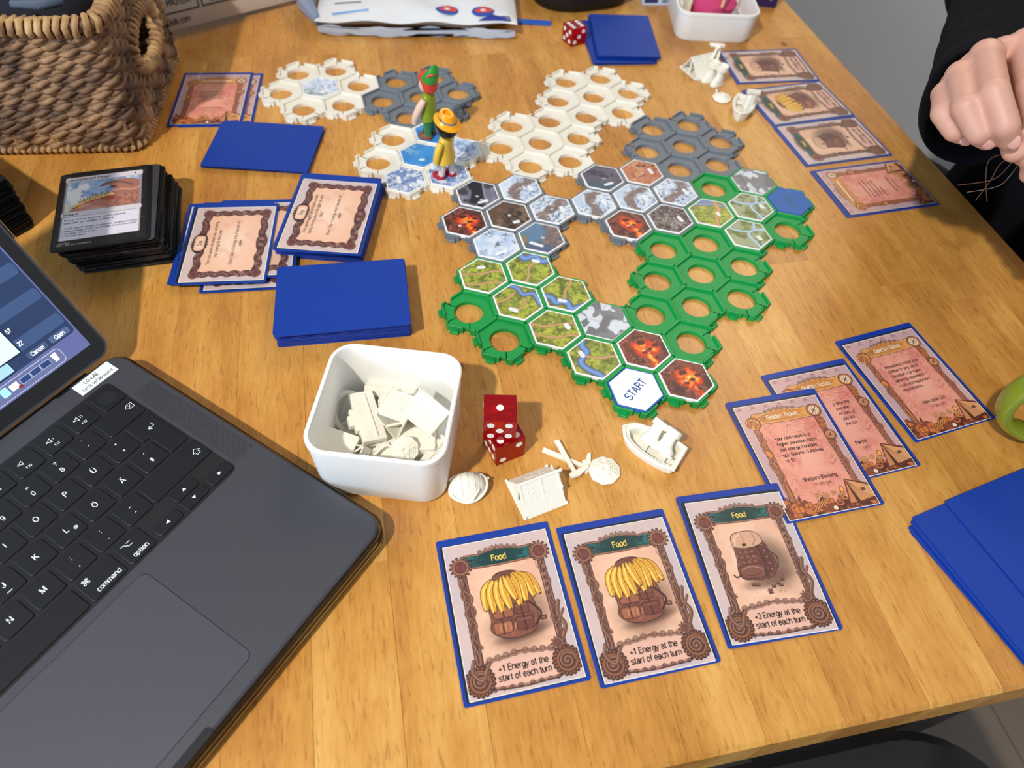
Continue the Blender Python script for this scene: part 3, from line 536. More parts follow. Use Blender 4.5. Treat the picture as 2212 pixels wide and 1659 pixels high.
def day_card():
    cv = Cv(88, 63, 2.9, (208, 184, 178)); parchment(cv, (208, 184, 178), 14)
    cv.rr(8, 7, 80, 53, 4, (232, 184, 156)); ins = (cv.X > 9) & (cv.X < 79) & (cv.Y > 8) & (cv.Y < 52)
    cv.put(ins * np.exp(-(((cv.X - 44) / 24) ** 2 + ((cv.Y - 30) / 14) ** 2)), (242, 212, 188), .85); cv.put(ins * sm(.52, .7, fbm(cv.X, cv.Y, 9, 6)), (224, 160, 140), .4)
    bc = (104, 70, 68)
    for (a, b) in (((8, 7), (8, 53)), ((80, 7), (80, 53)), ((8, 53), (80, 53)), ((8, 7), (80, 7))):
        cv.line(wave(*a, *b, .8, 5), 5.6, DRK); cv.line(wave(*a, *b, .8, 5), 4.4, bc); cv.line(wave(*a, *b, 1.9, 7, 1), 1.3, DRK, .8); cv.line(wave(*a, *b, 1.9, 7, 1), .7, HIL, .8); cv.line(wave(*a, *b, -1.7, 6, 2), 1.1, (84, 52, 54)); cv.line(wave(*a, *b, 1.2, 11, 0), .5, HIL, .5)
    rs = random.Random(1)
    for k in range(70):
        t = rs.random(); sde = rs.choice(((8, 7, 8, 53), (80, 7, 80, 53), (8, 53, 80, 53), (8, 7, 80, 7))); x = sde[0] + (sde[2] - sde[0]) * t; y = sde[1] + (sde[3] - sde[1]) * t
        cv.spiral(x + rs.uniform(-2, 2), y + rs.uniform(-2, 2), rs.uniform(.8, 1.8), 1.3, .4, rs.choice((DRK, HIL, bc)), rs.uniform(0, 6))
    for x, y in ((8, 7), (80, 7), (80, 53), (8, 53)):
        cv.ell(x, y, 4.6, 4.0, DRK); cv.ell(x, y, 4.0, 3.4, (126, 82, 78)); cv.ell(x, y, 2.8, 2.3, (104, 60, 60))
    cv.ell(44, 6.5, 9, 4.4, DRK); cv.ell(44, 6.5, 8.2, 3.7, bc)
    for k in range(5): cv.spiral(37 + k * 3.5, 6.5, 2, 1.5, .6, HIL if k % 2 else DRK)
    for k in range(22): q = k / 22 * 6.283; cv.ell(44 + 10.4 * math.cos(q), 54.5 + 5.2 * math.sin(q), 1.3, c=DRK)
    cv.rr(34.5, 49.8, 53.5, 59.2, 3.6, DRK); cv.rr(35.2, 50.5, 52.8, 58.5, 3.2, (232, 186, 158)); cv.rr(38, 52, 50, 57, 2.5, (242, 210, 186), .8)
    return cv
def spell_card():
    """black-bordered card with a loosely painted beast under a cloudy sky"""
    cv = Cv(63, 88, 2.9, (26, 24, 26))
    for k in range(260):
        rs = random.Random(k); x, y = rs.choice(((rs.uniform(2, 61), rs.choice((rs.uniform(3, 7), rs.uniform(83, 86)))), (rs.choice((rs.uniform(2, 4), rs.uniform(59, 61))), rs.uniform(3, 86)))); cv.ell(x, y, rs.uniform(.15, .4), c=(120, 116, 118), a=rs.uniform(.1, .6))
    cv.rr(4.4, 9, 58.6, 82, 1.5, (150, 142, 150)); cv.rr(4.0, 77.5, 59, 83.4, 1.6, (206, 200, 208)); cv.rr(3.9, 35.6, 59.1, 41, 1.6, (206, 200, 208)); cv.rr(5.4, 9.4, 57.6, 35, .6, (214, 212, 226))
    A = (cv.X > 5.6) & (cv.X < 57.4) & (cv.Y > 41.6) & (cv.Y < 77); old = cv.a.copy()
    cv.a[...] = (150, 176, 208); cv.tint(sm(.45, .62, fbm(cv.X, cv.Y, 14, 6)), (222, 222, 222), 1); cv.tint(sm(.5, .66, fbm(cv.X, cv.Y, 9, 16)), (104, 134, 178), .8); cv.put(sm(20, 4, cv.X) * (cv.Y < 52), (226, 214, 178), .8)
    nk = [tuple(k) for k in spline([(8, 40), (13, 48), (22, 54), (30, 57), (37, 58), (46, 66), (58, 64), (60, 40), (8, 40)], 6)]; cv.poly(nk, (172, 116, 98)); ins = (cv.Y < 62)
    hd = [tuple(k) for k in spline([(34, 58), (40, 62), (34, 72), (44, 75), (54, 73), (60, 66), (58, 56), (46, 55), (34, 58)], 6)]; cv.poly(hd, (158, 108, 94)); cv.line(spline([(30, 69), (36, 72), (44, 71), (52, 66)], 6), 2.6, (122, 86, 82)); cv.line(spline([(36, 60), (44, 62), (52, 60), (57, 62)], 6), 2.0, (196, 140, 120)); cv.ell(38, 66, 2.5, 1.4, (96, 52, 48))
    cv.line(spline([(14, 47), (22, 54), (30, 56.5), (37, 57)], 6), 4.6, (218, 188, 112)); cv.line(spline([(12, 45), (20, 50), (28, 53), (36, 54)], 6), 1.2, (156, 40, 40))
    for k in range(16): cv.line([(16 + k * 1.3, 51 + k * .5), (13.5 + k * 1.3 + (k % 3) * .8, 55 + k * .45 + (k * 7 % 5) * .8)], .9, (70, 70, 78), .8, True)
    cv.ell(37, 53, 3.4, 2.4, (182, 48, 44), .8, 0, .5); cv.put(((cv.X > 30) & (cv.Y < 56)) * sm(.5, .62, fbm(cv.X * 1.5, cv.Y, 3, 77)), (120, 74, 66), .6); cv.put(((cv.X < 34) & (cv.Y < 50) & (cv.X > 16)) * sm(.4, .6, fbm(cv.X, cv.Y, 8, 78)), (216, 166, 146), .6)
    art = cv.a; cv.a = np.where(A[..., None], art, old); return cv

# ---- tile pictures (canvas 40 x 40, hexagon in the middle)
def pill(cv, x, y, rot=0, w=7.0, h=3.2, c=(236, 238, 244)):
    q = math.radians(rot); d = (w - h) / 2; cv.line([(20 + x - d * math.cos(q), 20 + y - d * math.sin(q)), (20 + x + d * math.cos(q), 20 + y + d * math.sin(q))], h, c)
    for k in range(int(w / 3)): cv.ell(20 + x + (k - int(w / 3) / 2 + .5) * 1.8 * math.cos(q), 20 + y + (k - int(w / 3) / 2 + .5) * 1.8 * math.sin(q), .25, .6, (168, 172, 186), .8, rot)
def tile_art(kind, seed=0):
    cv = Cv(40, 40, 2.6, (128, 140, 60)); X, Y = cv.X, cv.Y; T = cv.tint
    def f(s, sd, o=4): return fbm(X, Y, s, seed * 13 + sd, o)
    def path(pts, w=2.0, c=(188, 146, 100)):
        p = spline(pts, 8); cv.line(p, w + .7, (132, 112, 60), .7); cv.line(p, w, c); cv.line(p, w * .4, (206, 168, 122), .7)
    def water(pts, w=4.5):
        p = spline(pts, 8); cv.line(p, w + 1.6, (112, 92, 78)); cv.line(p, w + .6, (84, 84, 104)); cv.line(p, w, (88, 128, 190)); cv.line(p, w * .45, (132, 170, 218), .7)
    if kind.startswith('grass'):
        T(sm(.4, .62, f(7, 1)), (176, 182, 62), .9); T(sm(.52, .68, f(4, 2)), (92, 108, 42), .9); T(sm(.56, .7, f(2.2, 3)), (200, 204, 88), .7); T(sm(.58, .7, f(1.4, 4)), (70, 84, 36), .6)
        if kind == 'grass_paths': path([(3, 16), (12, 19), (20, 22), (26, 27), (37, 29)]); path([(10, 8), (20, 10), (28, 15), (38, 17)]); 
        if kind == 'grass_path_b': path([(3, 20), (12, 20), (20, 24), (30, 29), (38, 30)]); path([(6, 12), (15, 11), (24, 13), (33, 18), (38, 17)])
        if kind == 'grass_river_top': water([(2, 30), (8, 33), (13, 29), (20, 34), (26, 30), (31, 32), (38, 28)], 5); path([(20, 4), (21, 12), (19, 19), (21, 27)])
        if kind == 'grass_river_cross': water([(8, 34), (16, 33), (22, 28), (29, 31), (36, 22)], 3.4); path([(5, 14), (12, 20), (15, 27)]); path([(22, 12), (25, 17), (24, 24)])
        if kind == 'grass_river_low': water([(2, 12), (10, 13), (15, 9), (22, 12), (27, 6), (33, 10), (38, 14)], 5); path([(20, 38), (21, 30), (19, 24), (20, 15)])
        if kind == 'grass_river_left': water([(8, 36), (10, 28), (14, 24), (12, 14), (18, 9), (26, 7), (32, 4)], 4.5); path([(15, 20), (24, 21), (31, 25), (38, 26)])
        if kind == 'grass_lake': cv.ell(14, 33, 9, 5, (84, 128, 196), 1, 10, .2); water([(6, 27), (14, 29), (21, 32), (28, 31)], 3); path([(27, 6), (25, 16), (26, 25), (22, 33)], 2.6, (206, 140, 84)); cv.tint(sm(16, 26, Y) * .4, (228, 200, 130), .5)
    elif kind == 'swamp':
        cv.a[...] = (158, 166, 132); T(sm(.48, .56, f(10, 1)), (120, 134, 70), 1); T(sm(.55, .66, f(5, 2)), (88, 98, 54), .8)
        for pts in ([(22, 40), (24, 28), (20, 20), (28, 10), (34, 2)], [(0, 26), (10, 22), (22, 24)], [(24, 26), (34, 30), (40, 26)]): cv.line(spline(pts, 8), 2.4, (140, 178, 208)); cv.line(spline(pts, 8), 1.2, (186, 212, 228))
    elif kind == 'lava':
        cv.a[...] = (120, 60, 48); w = f(9, 1); T(sm(.42, .6, w), (72, 34, 32), 1); T((1 - sm(0, .05, np.abs(f(8, 4) - .5))), (178, 108, 90), .8); T((1 - sm(0, .03, np.abs(f(6, 5) - .46))), (52, 24, 26), .8)
        d = np.hypot(X - 21, (Y - 22) * 1.2) + 9 * (f(7, 8) - .5); T(sm(11.5, 7, d), (206, 52, 22), 1); T(sm(9, 4.5, d) * sm(.40, .52, f(3, 9)), (255, 130, 32), 1); T(sm(6, 1, d) * sm(.45, .6, f(2.2, 10)), (255, 216, 96), .9)
        d2 = np.abs((X - 22) * .75 + (Y - 20) * .66 + 6 * (f(9, 21) - .5)) + np.where(Y > 20, 9, 0); T(sm(4.2, 2.4, d2), (186, 44, 20), 1); T(sm(3.4, 1.2, d2) * sm(.45, .55, f(2.4, 22)), (255, 128, 32), 1); T(sm(2, .4, d2) * sm(.5, .6, f(1.8, 23)), (255, 214, 96), .9)
        for x, y, r in ((17, 25, 2.0), (24, 21, 1.4), (21, 17, 1.2), (27, 26, 1.6), (30, 15, 1.1)): cv.ell(x, y, r * 1.5, r, (70, 22, 22), .95, 30)
        cv.ell(20, 18.5, 1.2, 1.0, (240, 190, 170), .9)
    elif kind in ('snow_peak', 'snow_ridge', 'snow_storm'):
        cv.a[...] = (176, 196, 226); T(sm(.42, .6, f(10, 1)), (224, 232, 244), 1); T((1 - sm(0, .05, np.abs(f(8, 3) - .5))), (74, 100, 158), .9); T(sm(.54, .64, f(5, 4)), (104, 134, 190), .9); T((1 - sm(0, .025, np.abs(f(5, 6) - .47))), (48, 58, 92), .85)
        if kind == 'snow_storm': T(sm(.4, .62, f(7, 9)), (206, 220, 240), .8); T(sm(20, 34, Y), (170, 196, 232), .5)
    elif kind in ('snow_forest', 'snow_forest_b'):
        cv.a[...] = (186, 204, 228); T(sm(.45, .6, f(7, 1)), (218, 228, 240), .8)
        d = np.abs(X - 20 - 5 * np.sin(Y * .16 + seed)) + 8 * (f(5, 2) - .5); T(sm(6, 3, d), (120, 104, 104), .95); T(sm(6, 3, d) * sm(.5, .62, f(2.5, 3)), (150, 132, 128), .8)
        n = 170 if kind == 'snow_forest' else 260; rs = random.Random(seed + 3)
        for k in range(n):
            x, y = rs.uniform(3, 37), rs.uniform(3, 37)
            if kind == 'snow_forest' and x < 14 and y > 12: continue
            if abs(x - 20 - 5 * math.sin(y * .16 + seed)) < 3: continue
            L = rs.uniform(1, 2.6) if kind == 'snow_forest_b' else rs.uniform(.7, 1.7); a = rs.uniform(0, 3.1); cv.line([(x, y), (x + L * math.cos(a), y + L * math.sin(a))], rs.uniform(.3, .8), rs.choice(((46, 54, 76), (70, 84, 116), (34, 36, 46), (236, 240, 248))), .9)
        cv.ell(20, 20, 1.2, 1.2, (214, 210, 212), .9)
    elif kind == 'dark_peak':
        cv.a[...] = (58, 56, 68); T(sm(.45, .58, f(9, 1)), (112, 110, 132), 1); T((1 - sm(0, .04, np.abs(f(9, 2) - .5))), (160, 158, 178), .7); P = [(6, 30), (14, 22), (17, 8), (28, 6), (26, 18), (20, 34), (12, 38)]; cv.poly(P, (24, 24, 32), .95); cv.line(spline([(20, 34), (26, 20), (32, 10)], 6), 1.4, (146, 144, 164)); cv.rr(19, 16, 22, 18, .6, (196, 196, 206)); cv.ell(25, 14, 1.2, .9, (230, 232, 238))
    elif kind == 'grey_peak':
        cv.a[...] = (92, 88, 104); T(sm(.45, .6, f(8, 1)), (64, 62, 78), 1); T((1 - sm(0, .04, np.abs(f(7, 2) - .5))), (140, 134, 150), .7); T(sm(15, 8, Y - .2 * X + 3), (66, 92, 106), .8); cv.ell(22, 19, 2, 1.4, (168, 164, 176), .8)
    elif kind == 'brown_cave':
        cv.a[...] = (94, 74, 60); T(sm(.45, .6, f(8, 1)), (124, 98, 78), 1); T(sm(.52, .62, f(4, 2)) * sm(14, 26, X), (40, 34, 34), .95); T((1 - sm(0, .03, np.abs(f(5, 3) - .5))), (48, 36, 32), .7); cv.ell(20, 20, 3.6, 2.6, (44, 36, 32)); cv.ell(20.5, 20, 1.6, c=(196, 192, 186))
    elif kind == 'coast':
        cv.a[...] = (116, 100, 100); T(sm(.45, .58, f(5, 1)), (146, 126, 120), .9); T((1 - sm(0, .035, np.abs(f(5, 2) - .5))), (70, 58, 62), .8); d = (Y - 20) + (X - 18) * .35 + 8 * (f(8, 3) - .5); T(sm(0, -5, d) * 1.0, (78, 98, 122), 1); T(sm(16, 9, np.hypot(X - 10, Y - 24)), (92, 130, 164), .9); cv.ell(7, 14, 3, 6, (150, 122, 60), .7, 20, .3); cv.ell(21, 20, 1.6, 1.2, (214, 206, 208))
    elif kind == 'snow_plain':
        cv.a[...] = (182, 202, 228); T(sm(.45, .62, f(9, 1)), (216, 226, 240), .9); T(sm(.56, .68, f(7, 2)), (142, 168, 206), .7)
        rs = random.Random(6)
        for k in range(46):
            x, y = rs.choice(((10, 29), (33, 27), (22, 19), (14, 7), (27, 8), (24, 31))); x += rs.gauss(0, 1.6); y += rs.gauss(0, 1.2); cv.line([(x, y), (x + rs.uniform(-.8, .8), y + rs.uniform(.6, 1.6))], .55, (44, 52, 70), .9)
        cv.ell(21, 19.5, 2.0, .9, (96, 84, 76), .9, 25)
    elif kind == 'desert':
        cv.a[...] = (190, 122, 90); T(sm(.45, .6, f(9, 1)), (206, 146, 112), .9); T((1 - sm(0, .04, np.abs(f(8, 2) - .5))), (120, 66, 52), .9); T(sm(.56, .66, f(4, 3)) * sm(20, 30, Y), (88, 52, 46), .9); cv.ell(20, 18, 1.6, 1.2, (222, 190, 176))
    elif kind == 'bones':
        cv.a[...] = (110, 98, 98); T(sm(.45, .58, f(6, 1)), (66, 56, 58), 1); T((1 - sm(0, .05, np.abs(f(5, 2) - .5))), (196, 186, 182), .9); T(sm(.56, .66, f(3, 3)), (40, 34, 36), .9); T((1 - sm(0, .03, np.abs(f(4, 7) - .45))), (220, 212, 208), .7)
        for k in range(7): cv.line(spline([(12 + k * 1.8, 30), (13 + k * 1.8, 34), (14.6 + k * 1.6, 36)], 5), .7, (60, 50, 50))
    elif kind == 'camouflage':
        cv.a[...] = (126, 128, 134); T(sm(.50, .515, f(12, 3, 2)), (112, 114, 120), 1); T(sm(.635, .65, f(9, 1, 2)), (206, 214, 224), 1); T(sm(.655, .665, f(7, 5, 2)), (210, 218, 228), 1); T(1 - sm(0, .012, np.abs(f(12, 3, 2) - .5)), (96, 98, 104), .8)
    elif kind in ('ice_sea', 'ice_sea_b'):
        cv.a[...] = (44, 124, 200); T(sm(.4, .65, f(12, 1)), (66, 146, 216), .9); T(sm(.52, .7, f(6, 2)) * sm(26, 10, X), (150, 190, 214), .8); T(sm(24, 36, Y - X * .4) * 1.0, (190, 196, 178), .8)
    elif kind == 'white_peak':
        cv.a[...] = (206, 216, 236); T(sm(.45, .6, f(9, 1)), (160, 182, 220), .9); T(sm(.54, .64, f(5, 2)), (236, 240, 248), .9); T(sm(16, 6, Y) * sm(.4, .6, f(4, 4)), (124, 132, 96), .7); T((1 - sm(0, .03, np.abs(f(6, 5) - .5))), (90, 106, 140), .7)
    return cv
# ------------------------------------------------------------------ the setting
WOOD = wood_material()
blue = M('blue_sleeve_film', (12, 56, 152), 0.42, bump=0.12, bscale=2500, var=0.06, vscale=900)
lining = M('sleeve_lining', (30, 30, 36), 0.4); black_sl = M('black_sleeve_film', (15, 17, 22), 0.32, var=0.1)
white_pl = M('white_printed_plastic', (240, 236, 223), 0.55, bump=0.25, bscale=1500)
def quad_slab(name, x0, x1, y0, y1, z0, z1, mat, kind='structure'):
    o = MB().box(((x0 + x1) / 2, (y0 + y1) / 2, (z0 + z1) / 2), (x1 - x0, y1 - y0, z1 - z0)).build(name, mat); o['kind'] = kind; return o
ANG = 14.2
ca, sa = math.cos(math.radians(ANG)), math.sin(math.radians(ANG))
def TB(a, b): return (a * ca - b * sa, a * sa + b * ca)       # table frame to world
fl = thing('floor', 'grey brown wooden floor under the table', 'floor'); del fl['category']; fl['kind'] = 'structure'; fl.location = (0, 0, 0)
fmat = M('grey_oak', (116, 102, 90), 0.5, var=0.25, vscale=8, bump=0.3, bscale=60)
pm = MB().box((0, 0, -10), (178, 1800, 20)).mesh('floor_board')
for i in range(22):
    for j in range(3):
        o = put('floor_board', pm, fmat, fl); x, y = (i - 9) * 180, (j - 1) * 1805 + (i % 3) * 600
        q = math.radians(ANG); o.location = ((x * math.cos(q) - y * math.sin(q)) * S, (x * math.sin(q) + y * math.cos(q)) * S, 0); o.rotation_euler = (0, 0, q)
wallm = M('grey_wall_paint', (206, 208, 210), 0.85, var=0.03, vscale=3, bump=0.05)
w = MB().box((0, 0, 1260), (60, 4200, 2520)).build('wall_right', wallm); w['kind'] = 'structure'
x, y = TB(1330, 900); w.location = (x * S, y * S, 0); w.rotation_euler = (0, 0, math.radians(ANG))
w = MB().box((0, 0, 1260), (4300, 60, 2520)).build('wall_back', wallm); w['kind'] = 'structure'
x, y = TB(-780, 2980); w.location = (x * S, y * S, 0); w.rotation_euler = (0, 0, math.radians(ANG))

# table: glued staves, edge, frame and legs
table = thing('dining_table', 'long oiled wooden table top glued from short staves', 'table', (0, 0, 0), 0)
A0, A1, B0, B1 = -860.0, 509.0, 45.5, 1545.0
rs = random.Random(12); a = A1; joint = {4: [268 + 0], 9: [600]}
ci = 0
while a > A0 + 5:
    wd = min(rs.choice((41.0, 43.0, 45.0, 47.0)), a - A0)
    b = B0; first = rs.uniform(120, 420)
    while b < B1 - 1:
        L = first if b == B0 else rs.uniform(300, 620)
        L = min(L, B1 - b)
        if B1 - b - L < 60: L = B1 - b
        ch = 1.6 if b == B0 else 0.25
        q = MB(); w2, l2 = wd / 2 - 0.03, L / 2 - 0.03
        hz = 38.0; c = 0.07; fr = 2.2 if b == B0 else c; ri = 2.2 if a == A1 else c
        top = [(-w2 + c, -l2 + fr), (w2 - ri, -l2 + fr), (w2 - ri, l2 - c), (-w2 + c, l2 - c)]
        mid = [(-w2, -l2), (w2, -l2), (w2, l2), (-w2, l2)]
        q.rings([[(x, y, -hz) for x, y in mid], [(mid[0][0], mid[0][1], -fr), (mid[1][0], mid[1][1], -max(fr, ri)), (mid[2][0], mid[2][1], -ri), (mid[3][0], mid[3][1], -c)], [(x, y, 0) for x, y in top]])
        o = q.build('stave', WOOD, table); x, y = TB(a - wd / 2, b + L / 2); o.location = (x * S, y * S, 0); o.rotation_euler = (0, 0, math.radians(ANG))
        b += L
    a -= wd; ci += 1
legm = M('dark_table_frame', (40, 38, 38), 0.5)
for (a, b) in ((A1 - 60, B0 + 60), (A0 + 60, B0 + 60), (A1 - 60, B1 - 60), (A0 + 60, B1 - 60)):
    x, y = TB(a, b); MB().box((0, 0, -38 - 351), (60, 60, 702)).build('leg', legm, table, loc=(x, y, 0), rz=ANG)
for (a, b, la, lb) in (((A0 + A1) / 2, B0 + 60, A1 - A0 - 180, 24), ((A0 + A1) / 2, B1 - 60, A1 - A0 - 180, 24), (A1 - 60, (B0 + B1) / 2, 24, B1 - B0 - 180), (A0 + 60, (B0 + B1) / 2, 24, B1 - B0 - 180)):
    x, y = TB(a, b); MB().box((0, 0, -78), (la, lb, 80)).build('apron', legm, table, loc=(x, y, 0), rz=ANG)

# black chair pushed in at the near edge
ch = thing('chair', 'black chair with rounded seat pushed under the table edge', 'chair', (*TB(256, -130), 0), ANG)
chm = M('black_chair_shell', (26, 24, 24), 0.55, var=0.1)
seat = MB(); out = rrect(420, 400, 90, 8)
seat.rings([[(x * .97, y * .97, -306) for x, y in out], [(x, y, -300) for x, y in out], [(x, y, -290) for x, y in out], [(x * .96, y * .96, -283) for x, y in out], [(x * .6, y * .6, -290) for x, y in out]])
seat.build('seat', chm, ch, 40)
for sx in (-1, 1):
    for sy in (-1, 1): MB().tube([(sx * 150, sy * 140, -300), (sx * 190, sy * 180, -738)], [14, 10], 10).build('leg', chm, ch, 40)
bk = MB(); pr = [[(x, -195 - 30 * (z + 250) / 300 - 25 * (1 - (x / 200) ** 2) + dy, z) for x in np.linspace(-185, 185, 13)] for z in (-110, -60, 0, 40) for dy in (0,)]
f1 = [[(x, -205 - .1 * (z + 290) - 35 * (1 - (x / 200) ** 2), z) for x in np.linspace(-180, 180, 13)] for z in (-130, -40, 60)]
ring = [r + [(x, y - 9, z) for x, y, z in r[::-1]] for r in f1]; bk.rings(ring); bk.build('backrest', chm, ch, 40)
for sx in (-1, 1): MB().tube([(sx * 130, -170, -296), (sx * 150, -222, -230), (sx * 150, -235, -100)], 10, 10).build('back_support', chm, ch, 40)

# ------------------------------------------------------------------ hexagon trays and tiles
PITCH = 36.78; HA = math.radians(-11.962); HO = np.array([140.23, 411.80])
ba = np.array([math.cos(math.pi / 2 + HA), math.sin(math.pi / 2 + HA)]) * PITCH; bb = np.array([math.cos(math.pi / 6 + HA), math.sin(math.pi / 6 + HA)]) * PITCH
AX = dict(J=(-2, -1), I=(0, 0), K=(0, -4), F=(3, -5), G=(3, -2), E=(5, -1), D2=(6, -5), D1=(8, -4), H=(2, 1), A=(10, -12), B=(9, -9), C=(6, -8))
DIR = [(1, 0), (0, 1), (-1, 1), (-1, 0), (0, -1), (1, -1)]      # clockwise from straight away
allc = {}
for k, (i, j) in AX.items():
    for d in [(0, 0)] + DIR: allc[(i + d[0], j + d[1])] = k
green = M('green_printed_plastic', (16, 150, 72), 0.48, bump=0.2, bscale=1200); grey = M('grey_printed_plastic', (112, 120, 130), 0.5, bump=0.2, bscale=1200); ivory = M('ivory_printed_plastic', (232, 228, 216), 0.5, bump=0.2, bscale=1200)
tile_white = M('white_tile_edge', (238, 240, 242), 0.45); tile_blue = M('blue_tile_edge', (26, 92, 176), 0.45); tile_grey = M('grey_tile_edge', (122, 124, 128), 0.5)
print_m = printed('card_print', 0.36, 0.0); tile_print = printed('tile_print', 0.45, 0.0)
TRAY = dict(J=('green', 'green hexagon tray holding the white start tile and two lava tiles'), I=('green', 'empty green hexagon tray with seven open rings between the other green trays'), K=('green', 'green hexagon tray with five meadow tiles and two open rings'), H=('green', 'green hexagon tray with the blue start tile by the table edge'),
    F=('grey', 'grey hexagon tray of seven picture tiles with lava and a snowy plain'), G=('grey', 'grey hexagon tray of seven picture tiles with an orange desert'), E=('grey', 'empty grey hexagon tray beside the pair of joined white trays'), B=('grey', 'empty grey hexagon tray behind the green toy figure'),
    D1=('white', 'empty white hexagon tray nearest the far blue card pile'), D2=('white', 'empty white hexagon tray joining the snow tile tray'), A=('white', 'white hexagon tray with a single snowy tile in the middle'), C=('white', 'white hexagon tray with five ice tiles under the toy figures'))
TM = dict(green=green, grey=grey, white=ivory)
AP = PITCH / 2 - 0.06; RC = AP / math.cos(math.pi / 6); RIM = 1.35; HZ, RZ = 3.5, 5.6
clip_mesh = {k: MB().prism([(-3.2, -0.3), (3.2, -0.3), (3.2, 2.9), (-3.2, 2.9)], 0.2, 2.0, 0.3).box((0, 0.4, 2.6), (5.6, 1.0, 1.4)).mesh('clip') for k in TM}
def tray(key):
    kind, label = TRAY[key]; i0, j0 = AX[key]; c0 = HO + ba * i0 + bb * j0
    t = thing('hexagon_tray', label, 'game tray', (c0[0], c0[1], 0), math.degrees(HA), group='hexagon game trays')
    plate = MB(); rim = MB()
    for d in [(0, 0)] + DIR:
        cen = np.array([0.0, 0.0]) + np.array([math.cos(math.pi / 6), math.sin(math.pi / 6)]) * PITCH * d[1] + np.array([0, 1]) * PITCH * d[0]
        outl = []; notches = []
        for e in range(6):                                   # edge whose normal points along DIR[5-e]-ish: walk anticlockwise from angle 0
            v0 = np.array([math.cos(math.radians(60 * e)), math.sin(math.radians(60 * e))]) * RC; v1 = np.array([math.cos(math.radians(60 * e + 60)), math.sin(math.radians(60 * e + 60))]) * RC
            nrm = 30 + 60 * e; dk = {90: 0, 30: 1, 330: 2, 270: 3, 210: 4, 150: 5}[nrm % 360]
            nb = (i0 + d[0] + DIR[dk][0], j0 + d[1] + DIR[dk][1]); own = allc.get(nb); nv = np.array([math.cos(math.radians(nrm)), math.sin(math.radians(nrm))])
            free = own is None
            if free:
                pa, pb = v0 + (v1 - v0) * .56, v0 + (v1 - v0) * .80
                outl += [v0, pa, pa - nv * 2.3, pb - nv * 2.3, pb]; segs = [(0, .56), (.80, 1)]
                m_ = v0 + (v1 - v0) * .28 + cen; o = put('clip', clip_mesh[kind], TM[kind], t); o.location = (m_[0] * S, m_[1] * S, 0); o.rotation_euler = (0, 0, math.radians(nrm - 90))
            else: outl += [v0]; segs = [(0, 1)]
            if own is None or own != key or dk < 3:
                half = own == key; w0 = -RIM if not half else -RIM; w1 = 0.0 if not half else RIM
                for (s0, s1) in segs:
                    a_, b_ = v0 + (v1 - v0) * s0, v0 + (v1 - v0) * s1
                    ad = (v1 - v0) / np.linalg.norm(v1 - v0); ia = ad * (RIM * .577 if s0 == 0 else 0); ib = ad * (-RIM * .577 if s1 == 1 else 0)
                    P = [a_ + nv * w0 + ia, a_ + nv * w1 + (ia if half else 0), b_ + nv * w1 + (ib if half else 0), b_ + nv * w0 + ib]
                    rim.prism([tuple(p + cen) for p in P], HZ - .2, RZ, 0.25)
        O = np.array(outl); n = len(O); ang = np.arctan2(O[:, 1], O[:, 0]); hr = 10.6
        # dense ring: outline points, each joined to the hole at its own angle, plus extra hole points between
        OO = []
        for k in range(n):
            a_, b_ = O[k], O[(k + 1) % n]; m_ = 4 if np.linalg.norm(b_ - a_) > 6 else 1
            for q in range(m_): OO.append(a_ + (b_ - a_) * q / m_)
        OO = np.array(OO); n = len(OO); an = np.arctan2(OO[:, 1], OO[:, 0]); H_ = np.stack([hr * np.cos(an), hr * np.sin(an)], 1)
        R = [[(*(p + cen), 0.0) for p in H_], [(*(p + cen), 0.0) for p in OO], [(*(p + cen), HZ) for p in OO], [(*(p + cen), HZ) for p in H_ * 1.02], [(*(p + cen), HZ - .4) for p in H_]]
        plate.rings(R, closed=True)
    plate.build('plate', TM[kind], t); rim.build('rim', TM[kind], t)
    return t
for k in AX: tray(k)
tp = [(math.cos(math.radians(60 * e)), math.sin(math.radians(60 * e))) for e in range(6)]
TR = (AP - RIM - 0.25) / math.cos(math.pi / 6)
tile_body = MB().prism([(x * TR, y * TR) for x, y in tp], HZ, 5.9, 0.3).mesh('tile_body')
def cell(key, k):
    i, j = AX[key]
    if k: i += DIR[k - 1][0]; j += DIR[k - 1][1]
    return HO + ba * i + bb * j
